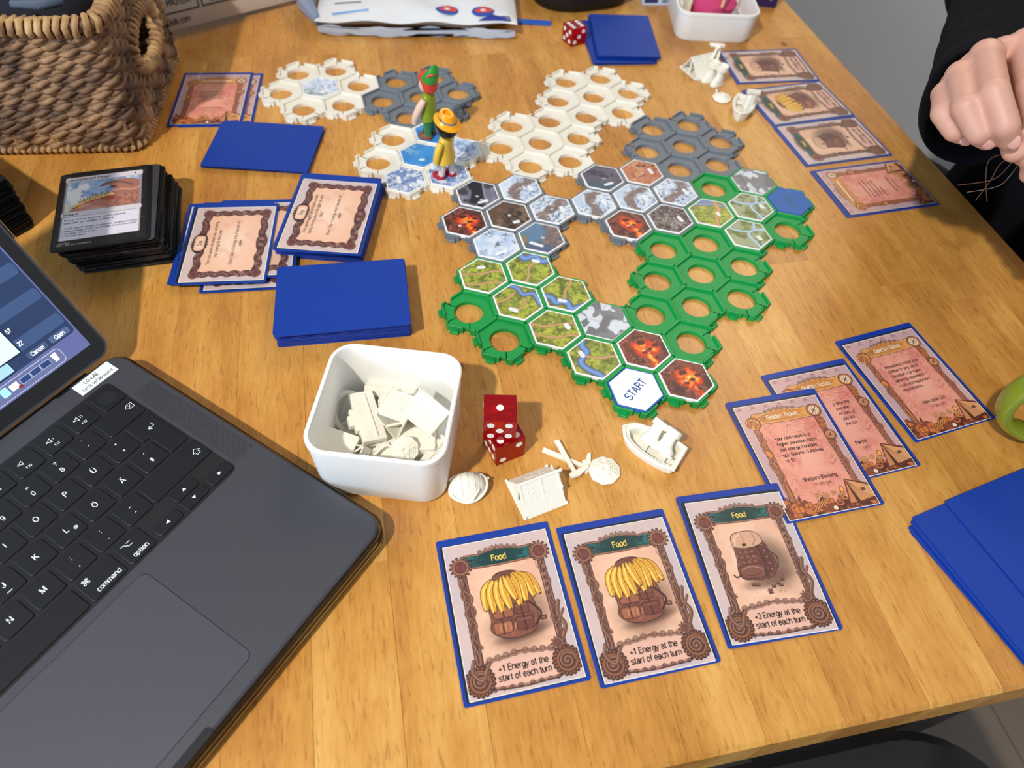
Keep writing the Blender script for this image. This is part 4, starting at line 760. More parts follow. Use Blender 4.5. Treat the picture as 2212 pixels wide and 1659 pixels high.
TILES = [
 ('J', 0, 'lava', 1, None, 'lava tile with bright crater in the middle of the near green tray'), ('J', 3, 'lava', 5, None, 'lava tile at the tip of the near green tray beside the white start tile'),
 ('J', 5, 'grass_river_left', 2, (-9, 1, -50, 6.5, 3.4), 'meadow tile with a river bend beside the white start tile'), ('J', 6, 'camouflage', 3, None, 'grey and white camouflage tile between the meadow and lava tiles'),
 ('K', 0, 'grass_river_cross', 4, (-1, -9, -8, 7.5, 3.4), 'meadow tile crossed by a river in the middle of its green tray'), ('K', 1, 'grass_river_top', 5, (2, 9, 0, 6.8, 3.2), 'meadow tile with river along its far side and one straight path'),
 ('K', 2, 'grass_river_low', 6, (-1, -8, 0, 7, 3.2), 'meadow tile with river along its near side'), ('K', 3, 'grass_path_b', 7, (8, 5, -48, 6.5, 3.8), 'meadow tile with two paths touching the camouflage tile'), ('K', 6, 'grass_paths', 8, (-4, 8, 25, 6.5, 3.4), 'meadow tile with two paths touching the snowy plain tile'),
 ('F', 0, 'brown_cave', 1, (8, -6, 40, 6.5, 3.4), 'dark brown cave tile in the middle of the grey tray'), ('F', 1, 'snow_forest', 2, (8, 3, -50, 7, 3.4), 'snowy forest tile beside the dark peak tile'), ('F', 2, 'snow_forest_b', 3, (8, 3, -50, 7.5, 3.4), 'snowy forest tile with dense bare trees beside the cave tile'),
 ('F', 3, 'coast', 4, (-2, -9, -6, 12, 3.0), 'rocky shore tile with dark blue water'), ('F', 4, 'snow_plain', 5, (6, -8, 42, 10, 3.2), 'pale snowy plain tile with tiny tents'), ('F', 5, 'lava', 6, (-2, -6, 20, 2.6, 2.0), 'lava tile at the outer corner of the grey tray'), ('F', 6, 'dark_peak', 7, (7, -8, 42, 10, 3.0), 'dark rocky peak tile beside the white tray'),
 ('G', 0, 'snow_forest', 8, (8, 3, -50, 7, 3.2), 'snowy forest tile in the middle of the tray with the desert tile'), ('G', 1, 'desert', 9, (7, 4, -50, 8, 3.2), 'orange desert tile with a white marker'), ('G', 2, 'snow_forest_b', 10, (8, 3, -50, 8, 3.2), 'snowy forest tile touching the empty grey tray'), ('G', 3, 'bones', 11, (8, 2, -50, 8, 3.4), 'grey tile of tangled bones beside the green tray'),
 ('G', 4, 'lava', 12, None, 'lava tile beside the tangled bones tile'), ('G', 5, 'snow_forest', 13, (8, 3, -50, 7, 3.2), 'snowy forest tile next to the dense bare tree tile'), ('G', 6, 'grey_peak', 14, (7, -7, 42, 9, 3.0), 'dark grey mountain tile touching the white tray'),
 ('H', 0, 'swamp', 1, (9, 3, -50, 6, 3.4), 'green marsh tile beside the blue start tile'), ('H', 1, 'camouflage', 9, None, 'grey and white camouflage tile beside the blue start tile'), ('H', 4, 'swamp', 3, (9, -2, -50, 6, 3.4), 'green marsh tile nearest the empty green tray'), ('H', 5, 'grass_lake', 4, (6, 0, -50, 5, 3.2), 'meadow tile with a lake and orange path'),
 ('A', 0, 'white_peak', 1, None, 'white mountain tile alone in the middle of a white tray'), ('C', 0, 'ice_sea', 2, (4, -6, 20, 5, 2.8), 'bright blue ice sea tile in the middle of the white tray'), ('C', 1, 'ice_sea_b', 3, None, 'bright blue ice sea tile under the green toy figure'), ('C', 2, 'snow_storm', 4, (2, -9, 5, 9, 2.4), 'snowstorm tile beside the yellow toy figure'), ('C', 3, 'snow_ridge', 5, None, 'snowy ridge tile under the yellow toy figure'), ('C', 4, 'snow_peak', 6, (-5, -2, -60, 10, 3.2), 'blue and white mountain tile beside the top day card'),
]
for key, k, kind, seed, pl, label in TILES:
    c = cell(key, k); cam_ = kind == 'camouflage'
    t = thing('hexagon_tile', label, 'game tile', (c[0], c[1], 0), math.degrees(HA), group='hexagon picture tiles')
    put('body', tile_body, None, t); t.children[0].data = tile_body
    if not tile_body.materials: tile_body.materials.append(tile_white)
    cv = tile_art(kind, seed)
    if pl: pill(cv, *pl)
    m = cv.hex_mesh('picture', TR - 0.35 if cam_ else TR - 1.35, 30); o = put('picture', m, tile_print, t, loc=(0, 0, 5.93))
def start_tile(key, k, label, face, edge, ink, deg):
    c = cell(key, k); t = thing('start_tile', label, 'game tile', (c[0], c[1], 0), math.degrees(HA), group='hexagon start tiles')
    b = MB().prism([(x * TR, y * TR) for x, y in tp], HZ, 5.9, 0.3).build('body', edge, t); MB().prism([(x * (TR - 1.2), y * (TR - 1.2)) for x, y in tp], 5.85, 5.97).build('face', face, t)
    mb = MB(); letters(mb, 'START', 0, 0, 6.0, 7.8, deg, bold=0.006, spacing=1.05); mb.build('lettering', ink, t)
start_tile('J', 4, 'white start tile with blue border and blue letters', M('start_white', (236, 238, 240), .4), tile_blue, M('start_blue_ink', (28, 84, 160), .5), 66)
start_tile('H', 2, 'plain blue start tile near the table edge', tile_blue, tile_blue, M('start_gold_ink', (60, 106, 120), .5), -62)

# ------------------------------------------------------------------ cards in blue sleeves
SW, SH, STK = 66.0, 91.0, 0.62
def slab(w, h, t, r=1.2): return MB().prism(rrect(w, h, r, 2), 0, t)
sleeve_mesh = slab(SW, SH, STK).mesh('sleeve'); black_mesh = slab(SW, SH, STK, 3).mesh('sleeve')
lining_mesh = MB().prism(rrect(SW - 3.6, SH - 5.6, 1.2, 2, 0, -1.3), 0, 0.03).mesh('lining')
FACES = {}
def face(kind):
    if kind not in FACES:
        cv = {'banana': lambda: food_card('banana'), 'pack': lambda: food_card('pack'), 'golden': golden_card, 'day': day_card, 'spell': spell_card}[kind]()
        FACES[kind] = cv.grid_mesh('printed_face' if kind != 'spell' else 'spell_face')
    return FACES[kind]
ink = M('dark_ink', (62, 46, 44), .6); yellow_ink = M('yellow_ink', (226, 196, 92), .5); white_ink = M('white_ink', (236, 222, 200), .5); card_edge = M('white_card_edge', (228, 228, 232), .4)
LET = {}
def lettering(kind, text):
    """list of (name, mesh, material) for the words on a card, in card coordinates about its middle"""
    key = (kind, text)
    if key in LET: return LET[key]
    out = []
    def w(fn, mat): mb = MB(); fn(mb); out.append((mb.mesh('lettering'), mat))
    if kind in ('banana', 'pack'):
        w(lambda m: letters(m, 'Food', 0, 31.8, 0, 5.0, bold=.010), yellow_ink)
        w(lambda m: letters(m, text, 0.4, -33.0, 0, 4.6, bold=.012, lead=1.0), ink)
    elif kind == 'golden':
        w(lambda m: letters(m, 'Golden Ticket', 0, 32.0, 0, 4.6, bold=.008), white_ink)
        body, name, note, off = text
        if body: w(lambda m: letters(m, body, -14 + off, 5.5, 0, 3.55, align='LEFT', bold=.006, lead=1.12), ink)
        w(lambda m: (letters(m, name, 2.5, -18.5, 0, 3.7, bold=.008), letters(m, note, 2.5, -22.8, 0, 3.2, bold=-.006)), ink)
    elif kind == 'day':
        w(lambda m: (letters(m, 'Day', 0, 23.0, 0, 4.6, bold=.0), letters(m, text[0], 0, 11.0, 0, 3.5, bold=0.0, lead=1.15), letters(m, text[1], 0, -6, 0, 3.5, bold=0.0, lead=1.15)), ink)
    elif kind == 'blur':
        def fn(m):
            for k, L in enumerate((22, 24, 20, 23, 12)): m.box((-12 + L / 2, 12 - k * 4, 0), (L, .8, .02))
            m.box((1, -17, 0), (22, .9, .02)); m.box((1, -21, 0), (12, .7, .02))
        w(fn, ink); w(lambda m: m.box((0, 32, 0), (30, 1.4, .02)), white_ink)
    elif kind == 'spell':
        bi = M('card_black_ink', (34, 32, 36), .5)
        w(lambda m: (letters(m, 'Unexpected Fangs', -26, 36.3, 0, 4.0, align='LEFT', bold=.01, serif=True)), bi)
        w(lambda m: (letters(m, 'Instant', -26, -5.8, 0, 3.7, align='LEFT', bold=.01, serif=True)), bi)
        w(lambda m: (letters(m, 'Put a +1/+1 counter and a lifelink\ncounter on target creature.', -25, -14.0, 0, 3.1, align='LEFT', bold=.004, serif=True), letters(m, '"With the frequent mutations, predator-prey\nrelationships seem to change every moment.\nI already like it here."\n\u2014Vivien Reid', -25, -26, 0, 2.75, align='LEFT', bold=.004, serif=True)), bi)
        w(lambda m: letters(m, '1', 22, 36.3, 0, 4.0), ink)
        w(lambda m: letters(m, '102/274 C\nIKO \u2022 EN  Slawomir Maniak', -27.5, -38.8, 0, 2.0, align='LEFT', bold=0), white_ink)
    LET[key] = out; return out
def card(x, y, z, deg, label, group=None, kind=None, text=None, dx=0.0, dy=0.0, dd=0.0, face_deg=0, name='sleeved_card', tilt=None):
    t = thing(name, label, 'card', (x, y, z), deg, group)
    if tilt: t.rotation_euler = (math.radians(tilt[0]), math.radians(tilt[1]), math.radians(deg))
    put('sleeve', sleeve_mesh, blue, t)
    if kind:
        put('lining', lining_mesh, lining, t, loc=(0, 0, STK))
        f = put('printed_face', face('golden' if kind == 'blur' else kind), print_m, t, loc=(dx, dy - 1.0, STK + 0.07), rz=face_deg + dd); f.scale = (.962, .962, 1)
        for mesh, mt in lettering('blur' if kind == 'blur' else kind, text): put('lettering', mesh, mt, f, loc=(0, 0, 0.06))
    return t
def pile(x, y, n, deg, label, group, jig=0.6, tz=0.0, step=STK + 0.05, shear=(0, 0), rot=0.7, seed=1, lean=None):
    r = random.Random(seed)
    for k in range(n):
        sx = shear[0] * k / max(n, 1); sy = shear[1] * k / max(n, 1)
        card(x + r.uniform(-jig, jig) + sx, y + r.uniform(-jig, jig) + sy, tz + k * step, deg + r.uniform(-rot, rot), label, group)
    return tz + n * step
G1 = 'food cards laid out in front'; E1 = '+1 Energy at the\nstart of each turn'; E3 = '+3 Energy at the\nstart of each turn'
card(6.5, 141.3, 0.1, 15.7, 'banana food card nearest the laptop corner', G1, 'banana', E1, dx=.4, dy=-.3)
card(75.0, 154.8, 0.1, 15.5, 'banana food card between the other two food cards in front', G1, 'banana', E1, dx=.3, dy=-1.0, dd=-.6)
card(145.4, 178.1, 0.75, 13.0, 'food card with a plain backpack and crumbs overlapping the golden ticket', G1, 'pack', E3, dx=.6, dy=-1.2, dd=-.9, tilt=(0.5, 0))
G2 = 'golden ticket cards'
card(187.1, 254.8, 0.75, 16.0, 'golden ticket card about half energy partly under a food card', G2, 'golden', ("Your next move to a\nhigher elevation costs\nhalf energy (rounded\nup). Summit: 5 instead\nof 10.", "Sherpa's Blessing", 'single use', 0), dx=.2, dy=-1.2, dd=-.5, tilt=(-0.4, 0))
card(217.0, 283.0, 0.1, 19.0, 'golden ticket card half hidden beneath another golden ticket', G2, 'golden', ('p onto the\nires one\nnt item of\nyou still\nthe Ice', '      Permit', '           nent', 17), dx=.2, dy=-1.3, dd=-.5)
card(278.2, 322.4, 0.1, 21.9, 'golden ticket card about a lift nearest the green mug', G2, 'golden', ('Immediately move your\nclimber to any tile of\nElevation 2 or lower,\nignoring movement\ncosts and equipment\nrequirements.', 'Helicopter Lift', 'single use', 0), dx=0, dy=-1.2, dd=-.4)
G3 = 'cards in the row along the table edge'
card(247.7, 742.9, 0.1, 11.4 + 90, 'food card farthest along the table edge row', G3, 'pack', E1)
card(265.9, 673.3, 0.1, 18.8 + 90, 'banana food card second in the table edge row', G3, 'banana', E1)
card(286.1, 610.4, 0.1, 17.6 + 90, 'food card third in the table edge row', G3, 'pack', E1)
card(307.8, 540.6, 0.1, 17.0 + 90, 'golden ticket card in the row along the table edge', G3, 'blur', 'r', dy=-1.2)
G4 = 'pair of golden tickets beside the basket'
card(-291.5, 611.5, 0.1, 8.9, 'golden ticket card lying under another beside the basket', G4, 'blur', 'r'); card(-301.0, 611.0, 0.8, 8.7, 'golden ticket card on top of another beside the basket', G4, 'blur', 'r')
z = pile(-232.5, 538.5, 6, 90.5, 'blue card beneath the top of the pile behind the day cards', 'blue pile behind the day cards', 1.2, seed=2, rot=1.2)
card(-231.3, 536.0, z, 90.4, 'top blue card of the flat pile behind the day cards', 'blue pile behind the day cards')
# day cards, loose heap and neat deck
D1T = ('"The cool water refreshes you, restoring\nyour energy for the climb."', 'Effect: Gain +2 energy only if you are on\nwater.'); D2T = ('"The waterlogged ground pulls at your\nboots, forcing you to struggle for each\nstep."', 'Effect: Pay +1 energy only if you are on\nwater.')
G5 = 'loose heap of day cards'
for k, (x, y, dg, lb) in enumerate(((-214, 417, 8.5, 'day card at the bottom of the loose heap'), (-207, 408, 10.0, 'day card sticking out on the near side of the loose heap'), (-222, 416, 6.0, 'day card second from the bottom of the loose heap'), (-207, 420, 7.0, 'day card sticking out on the far side of the loose heap'), (-229, 411, 7.5, 'day card just below the middle of the loose heap'), (-206, 418, 9.0, 'day card sticking out toward the neat day deck'), (-228, 412, 9.6, 'day card directly under the top of the loose heap'))):
    card(x, y, 0.1 + k * 0.75, dg, lb, G5, 'day', D1T, face_deg=90)
card(-224.0, 409.0, 5.5, 8.2, 'top day card of the loose heap about cool water', G5, 'day', D1T, dx=1.0, face_deg=90)
z = pile(-152, 447, 20, -0.8, 'day card inside the neat deck under the waterlogged ground card', 'neat deck of day cards', .7, seed=3, shear=(-1, -3)); 
card(-151.6, 440.2, z, -0.4, 'top day card of the neat deck about waterlogged ground', 'neat deck of day cards', 'day', D2T, face_deg=90)
z = pile(-124.5, 354.5, 25, 102.0, 'blue card inside the thick deck behind the white box', 'thick blue deck behind the white box', .55, seed=4, shear=(1, -4))
card(-123.0, 349.0, z, 102.5, 'top blue card of the thick deck behind the white box', 'thick blue deck behind the white box')
z = pile(88, 770, 5, 8.0, 'blue card low in the pile beside the far red die', 'blue pile beside the far red die', 1.5, seed=5, rot=2.5)
z = pile(95, 777, 5, 5.5, 'blue card near the top of the pile beside the far red die', 'blue pile beside the far red die', 1.2, tz=z, seed=6, rot=1)
card(95.5, 776.0, z, 4.5, 'top blue card of the pile beside the far red die', 'blue pile beside the far red die')
G6 = 'fanned blue cards at the near edge'
for k, (x, y, dg, lb) in enumerate(((292, 179, 28, 'lowest blue card of the fan at the near table edge'), (291, 180, 27, 'blue card second lowest in the fan at the near table edge'), (293, 181, 26.5, 'blue card in the middle of the fan at the near table edge'), (292, 182, 26, 'blue card just under the upper ones of the near fan'), (293, 184, 25.5, 'second blue card from the top of the near fan'))):
    card(x, y, 0.1 + k * 0.72, dg, lb, G6)
card(316, 196, 4.2, 25.0, 'top blue card of the fan shifted toward the table corner', G6, tilt=(0.0, -0.5))
# black decks
clear = M('clear_sleeve_edge', (60, 62, 66), 0.15, coat=.5)
r = random.Random(8); nb = 43; G7 = 'black sleeved deck under the spell card'
def black_card(x, y, z, deg, label, group, mat=black_sl):
    t = thing('sleeved_card', label, 'card', (x, y, z), deg, group); put('sleeve', black_mesh if mat is black_sl else clear_mesh, mat, t); return t
clear_mesh = black_mesh.copy(); 
for k in range(nb):
    q = k / nb
    black_card(-303 + r.uniform(-1.6, 1.6) - 4 * q, 424 + r.uniform(-1.4, 1.4) - 9 * q, 0.1 + k * 0.70, 17.5 + r.uniform(-2, 2), 'black sleeved card inside the deck under the spell card', G7, clear if k % 5 == 2 else black_sl)
t = black_card(-310.5, 411.5, 0.1 + nb * 0.70, 19.0, 'spell card with a scaly beast on top of the black deck', G7)
f = put('printed_face', face('spell'), print_m, t, loc=(-1.2, 0.5, STK + .05))
for mesh, mt in lettering('spell', ''): put('lettering', mesh, mt, f, loc=(0, 0, 0.06))
r = random.Random(9)
for k in range(62):
    black_card(-436 + r.uniform(-1.5, 1.5), 416 + r.uniform(-1.5, 1.5), 0.1 + k * 0.71, 58 + r.uniform(-2, 2), 'black sleeved card in the tall deck beside the laptop screen', 'tall black deck beside the laptop screen')
# ------------------------------------------------------------------ laptop
lap = thing('laptop', 'open dark grey laptop in a clear shell', 'laptop', (-226.422, 177.415, 0), 60.642)
alu = M('space_grey_aluminium', (84, 84, 92), 0.5, metal=0.6, var=0.04, vscale=900); keyb = M('black_key', (20, 21, 25), 0.5, var=0.08); wellm = M('keyboard_well', (22, 23, 26), 0.6); glyph = M('key_legend', (222, 226, 232), .5, emit=(222, 226, 232), estr=0.25)
padm = M('trackpad_glass', (92, 92, 102), 0.42, metal=0.55, var=.02); bez = M('screen_bezel', (10, 10, 13), 0.22, coat=.3)
UC, VC, LW, LD = -72.0, -29.0, 304.0, 222.0
out = rrect(LW, LD, 11, 8, UC, VC); ins = inset(out, 1.2)
base = MB(); base.rings([[(x, y, 3.0) for x, y in inset(out, 2.5)], [(x, y, 5.0) for x, y in out], [(x, y, 14.6) for x, y in out], [(x, y, 15.5) for x, y in ins]]); base.build('base', alu, lap, 35)
MB().prism(rrect(274, 113, 4, 4, UC - 4.5, 9.6), 15.4, 15.62, 0).build('keyboard_well', wellm, lap)
MB().prism(rrect(122, 78.4, 4.6, 5, UC, -91.5), 15.4, 15.53).build('trackpad_gap', wellm, lap); MB().prism(rrect(121.2, 77.6, 4.4, 5, UC, -91.5), 15.4, 15.62).build('trackpad', padm, lap)
cut = MB(); cut.rings([[(x, y, 15.56) for x, y in rrect(52, 4.5, 2.2, 5, UC, -138.4)], [(x, y, 15.0) for x, y in rrect(50, 3.5, 1.7, 5, UC, -138.6)]]); cut.build('finger_notch', wellm, lap)
gr = MB()
for i in range(15):
    for j in range(88): gr.add([(63 + i * .95, -43 + j * 1.0, 15.53), (63.45 + i * .95, -43 + j * 1.0, 15.53), (63.45 + i * .95, -42.55 + j * 1.0, 15.53), (63 + i * .95, -42.55 + j * 1.0, 15.53)], [(0, 1, 2, 3)])
g = gr.build('speaker_grille', wellm, lap); g['kind'] = 'stuff'
MB().prism([(45.0, 69.0), (71.2, 68.4), (71.2, 80.0), (45.0, 79.6)], 15.5, 15.64).build('inventory_label', M('paper_label', (226, 230, 234), .6), lap)
lb = MB(); letters(lb, 'LG-LAE', 57, 76.6, 15.68, 3.7, 0, bold=.004); letters(lb, '130.75.147.26/ iia26-lt', 58.2, 71.8, 15.68, 2.9, 0, bold=.0, spacing=.95); lb.build('label_lettering', M('label_ink', (30, 30, 34), .6), lap)
MB().box((39.5, 80.6, 15.6), (9, 1.6, .5)).build('lid_tape', bez, lap)
PU, PV = 18.517, 18.777; KW, KH = 16.0, 15.9
KM = {}
def key(u, v, w=KW, h=KH, marks=(), outline=None):
    k_ = (w, h) if outline is None else None
    if k_ is None or k_ not in KM:
        if outline is None: P = rrect(w, h, 1.7, 3)
        else: P = outline
        b = MB(); b.rings([[(x, y, 0) for x, y in P], [(x, y, .7) for x, y in P], [(x, y, .95) for x, y in inset(P, .35)]]); m = b.mesh('key', 30)
        if k_ is not None: KM[k_] = m
    else: m = KM[k_]
    o = put('key', m, keyb, lap, loc=(u, v, 15.62))
    if marks:
        mb = MB()
        for mk in marks:
            if callable(mk): mk(mb)
            else: letters(mb, mk[0], mk[1], mk[2], .99, mk[3], 0, bold=.0)
        mb.build('legend', glyph, o)
    return o
def poly_mark(pts, w=.35, closed=True):
    def fn(mb):
        n = len(pts)
        for i in range(n if closed else n - 1):
            a, b = np.array(pts[i], float), np.array(pts[(i + 1) % n], float); d = (b - a) / (np.linalg.norm(b - a) + 1e-9); q = np.array([-d[1], d[0]]) * w / 2; d = d * w * .4
            mb.add([(*(a - d + q), .99), (*(a - d - q), .99), (*(b + d - q), .99), (*(b + d + q), .99)], [(0, 1, 2, 3)])
    return fn
def fill_mark(pts): return lambda mb: mb.add([(x, y, .99) for x, y in pts], [tuple(range(len(pts)))])
def speaker_mark(n):
    L = [poly_mark([(-3.6, 1.6), (-2.4, 1.6), (-.8, 3), (-.8, -.6), (-2.4, .8), (-3.6, .8)], .3)]
    for k in range(n): L.append(poly_mark([(.3 + .9 * k + (.5 + .2 * k) * math.cos(a), 1.2 + (1.0 + .5 * k) * math.sin(a)) for a in np.linspace(-.9, .9, 6)], .3, False))
    return L
for j, names_, u0 in ((0, ['A', 'S', 'D', 'F', 'G', 'H', 'J', 'K', 'L', '\u00d6', '\u00c4', '#'], -9 * PU), (1, ['Q', 'W', 'E', 'R', 'T', 'Z', 'U', 'I', 'O', 'P', '\u00dc', '+'], -9.251 * PU), (2, ['1', '2', '3', '4', '5', '6', '7', '8', '9', '0', '\u00df', '\u00b4'], -9.75 * PU), (-1, ['<', 'Y', 'X', 'C', 'V', 'B', 'N', 'M', ',', '.', '-'], -9.49 * PU)):
    two = {'0': '=', '\u00df': '?', '\u00b4': '`', '+': '*', '#': "'", ',': ';', '.': ':', '-': '_', '9': ')', '8': '(', '7': '/'}
    for i, nm in enumerate(names_):
        if nm in two: mk = [(two[nm], 0, 3.2, 4.2), (nm, 0, -2.8, 4.6)]
        elif nm == 'L': mk = [(nm, 0, 0, 5.0), ('@', 4.2, -2.6, 3.2)]
        elif nm == 'J': mk = [(nm, 0, 0, 5.0), poly_mark([(-1.2, -5.6), (1.2, -5.6)], .4, False)]
        else: mk = [(nm, 0, 0, 5.0)]
        key(u0 + i * PU, j * PV if j < 2 else 36.6, marks=mk)
for i in range(12): key(32.8 - (11 - i) * 18.55, 55.0, 16.0, 16.4, marks=[('F%d' % (i + 1), 0, -4, 2.4)] + (speaker_mark(i - 9) if i >= 9 else []))
key(52.0, 55.0, 16.0, 16.4); MB().lathe([(5.4, 0), (5.4, .06)], 32).build('fingerprint_ring', M('sensor_ring', (36, 37, 42), .3), lap, loc=(52, 55, 16.57))
key(46.4, 36.6, 25.0, KH, marks=[poly_mark([(6, 2), (8, 4), (11, 4), (11, 0), (8, 0)], .3), poly_mark([(8.2, 3), (9.8, 1)], .3, False), poly_mark([(8.2, 1), (9.8, 3)], .3, False)])
RT = [(58.6, -8.0), (58.6, 26.7), (42.0, 26.7), (42.0, 10.8), (46.4, 10.8), (46.4, -8.0)]
key(0, 0, outline=RT, marks=[poly_mark([(54, 18.6), (54, 15.6), (50.5, 15.6)], .35, False), poly_mark([(51.8, 17), (50.3, 15.6), (51.8, 14.2)], .35, False)])
key(39.5, -18.6, 41.5, KH, marks=[poly_mark([(15.5, 1.5), (13, -1), (14.4, -1), (14.4, -3), (16.6, -3), (16.6, -1), (18, -1)], .3)])
key(-25.8, -37.3, 21.0, 16.2, marks=[('command', 1.6, -4.6, 4.0), ('\u2318', 6.0 - 12, 3.8, 4.6)]); key(-4.6, -37.3, 15.8, 16.2, marks=[('option', .6, -4.6, 4.0), poly_mark([(-5, 4.5), (-3.5, 4.5), (-1.5, 2), (.5, 2)], .35, False), poly_mark([(-1.5, 4.5), (.5, 4.5)], .35, False)])
key(-85, -37.3, 93.0, 16.2); 
for u in (-143, -163): key(u, -37.3, 18, 16.2)
tri = lambda dx, dy, s, up: fill_mark([(dx - s, dy - s * .6 * up), (dx + s, dy - s * .6 * up), (dx, dy + s * .9 * up)])
key(33.4, -32.9, 16.0, 7.6, marks=[tri(0, 0, 1.2, 1)]); key(33.4, -41.3, 16.0, 7.6, marks=[tri(0, 0, 1.2, -1)])
key(14.6, -41.3, 16.0, 7.6, marks=[fill_mark([(-1.2, 0), (1, 1.2), (1, -1.2)])]); key(52.0, -41.3, 16.0, 7.6, marks=[fill_mark([(1.2, 0), (-1, -1.2), (-1, 1.2)])])
# clear protective shell round the base
shell = M('clear_shell', (236, 238, 240), 0.06, trans=1.0, ior=1.35, var=0)
o2 = rrect(LW + 4.4, LD + 4.4, 13, 8, UC, VC); o1 = rrect(LW + 1.6, LD + 1.6, 11.8, 8, UC, VC)
sh = MB(); sh.rings([[(x, y, 0.3) for x, y in inset(o2, 3)], [(x, y, 3.0) for x, y in o2], [(x, y, 12.6) for x, y in o2], [(x, y, 13.2) for x, y in inset(o2, .5)], [(x, y, 13.0) for x, y in o1], [(x, y, 3.2) for x, y in o1], [(x, y, 1.6) for x, y in inset(o1, 3)]]); sh.build('clear_shell', shell, lap, 40)
for (u, v) in ((60, 60), (-204, 60), (60, -120), (-204, -120)): MB().lathe([(6, 0), (6, 3.2)], 16).build('rubber_foot', wellm, lap, loc=(u, v, 0))
# hinge bar and lid
MB().tube([(UC - 130, 82.5, 11.6), (UC + 130, 82.5, 11.6)], 3.4, 12).build('hinge', bez, lap, 40)
LT = tr(0, 83, 16) @ rotx(57)
def lidp(poly, z0, z1, name, mat, ch=0, smooth=None, parent=None): return MB().prism(poly, z0, z1, ch, mat=LT).build(name, mat, parent or lap, smooth)
lid = lidp(rrect(304, 216, 9, 6, UC, 109), -4.2, -0.3, 'lid', alu); lidp(rrect(301, 213, 8, 6, UC, 109), -0.4, 0.0, 'bezel', bez)
lidp(rrect(309, 219, 10, 6, UC, 109.5), -6.0, -4.4, 'lid_shell', shell)
def em(name, c, s=1.0): return M(name, c, .3, var=0, emit=c, estr=s)
E0 = .62
disp = lidp([(-215.5, 11.6), (71.6, 11.6), (71.6, 200), (-215.5, 200)], 0, .08, 'display', em('screen_desktop', (84, 92, 140), E0))
def scr(x0, x1, y0, y1, r, z, c, name): return lidp(rrect(x1 - x0, y1 - y0, r, 4, (x0 + x1) / 2, (y0 + y1) / 2), z, z + .03, name, em('screen_' + '_'.join(map(str, c)), c, E0), parent=lap)
scr(-120, 70.6, 23.7, 170, 2.5, .10, (34, 50, 84), 'file_dialog')
for y0 in (31.3, 49.8, 67.9, 86.2, 104.6): scr(-90, 69.8, y0, y0 + 7.4, 1.6, .15, (52, 74, 112), 'file_row')
scr(55.2, 68.4, 24.9, 29.0, 1.2, .15, (70, 86, 124), 'open_button'); scr(40.0, 53.2, 24.9, 29.0, 1.2, .15, (60, 74, 108), 'cancel_button')
scr(-100, 39.9, 30.6, 60, 2.0, .20, (22, 32, 56), 'window_frame'); scr(-100, 39.0, 31.6, 58, .3, .25, (196, 222, 236), 'document_window'); scr(-100, 30.2, 24.0, 31, 1.6, .18, (24, 34, 58), 'rear_window_frame'); scr(-100, 29.6, 24.8, 31, .3, .2, (150, 190, 226), 'rear_document_window')
scr(-100, 56.0, 12.6, 21.9, 2.6, .12, (196, 202, 226), 'dock_edge'); scr(-100, 55.7, 12.9, 21.6, 2.4, .16, (92, 98, 138), 'dock')
for i, u in enumerate((44.4, 37.7, 30.9)): scr(u - 3.2, u + 3.2, 15.8, 19.6, .3, .22, (160, 176, 206), 'dock_window_edge'); scr(u - 2.9, u + 2.9, 16.1, 19.3, .2, .26, (36, 58, 106), 'dock_window')
scr(21, 26.2, 15.8, 19.8, .3, .22, (206, 222, 230), 'dock_document'); scr(25.0, 27.6, 14.8, 16.6, .5, .27, (120, 40, 40), 'dock_badge'); scr(15.2, 19.8, 15.2, 20.6, .8, .22, (150, 214, 222), 'dock_papers')
lidp([(49.4, 20.4), (49.9, 15.2), (52.4, 15.2), (53.0, 20.4)], .22, .26, 'dock_bin', em('screen_bin', (206, 226, 238), E0)); 
sl = MB()
for tx, u, v, sz in (('Open', 61.8, 26.9, 3.4), ('Cancel', 46.6, 26.9, 3.4), ('57', 42.4, 44.7, 3.4), ('22', 42.4, 35.6, 3.4)): letters(sl, tx, u, v, .3, sz, 0, bold=.012, mat=LT)
sl.build('screen_lettering', em('screen_text', (232, 238, 248), E0), lap)
# ------------------------------------------------------------------ white storage boxes
boxm = M('white_box_plastic', (236, 235, 231), 0.42, var=.02)
def storage_box(name, label, x, y, deg, w, h, r, t=2.4):
    o = thing(name, label, 'box', (x, y, 0), deg)
    O = lambda q, rr: rrect(w * q, w * q, rr, 8)
    b = MB(); b.rings([[(a * .93, c * .93, 0.2) for a, c in O(1, r)], [(a * .985, c * .985, 3.5) for a, c in O(.985, r)], [(a, c, h - 4) for a, c in O(1, r)], [(a, c, h - 3.4) for a, c in O(1.012, r)], [(a, c, h - .5) for a, c in O(1.012, r)], [(a, c, h) for a, c in inset(O(1.012, r), .6)], [(a, c, h) for a, c in inset(O(1, r), t - .6)], [(a, c, h - 1.6) for a, c in inset(O(1, r), t)], [(a, c, 6) for a, c in inset(O(.985, r), t)], [(a * .95, c * .95, 2.2) for a, c in inset(O(.96, r), t)]])
    b.build('shell', boxm, o, 35); return o
BX, BY, BR, BW, BH = -71.6, 239.2, -3.0, 79.0, 48.0
storage_box('storage_box', 'open white plastic box full of white game tokens', BX, BY, BR, BW, BH, 14)
storage_box('storage_box', 'open white plastic box with pink cloth inside', 194, 829, 2.5, 88, 31, 16)
pk = thing('pink_cloth', 'folded pink and white cloth inside the far white box', 'cloth', (194, 829, 0), 2.5)
r = random.Random(3); rr_ = []
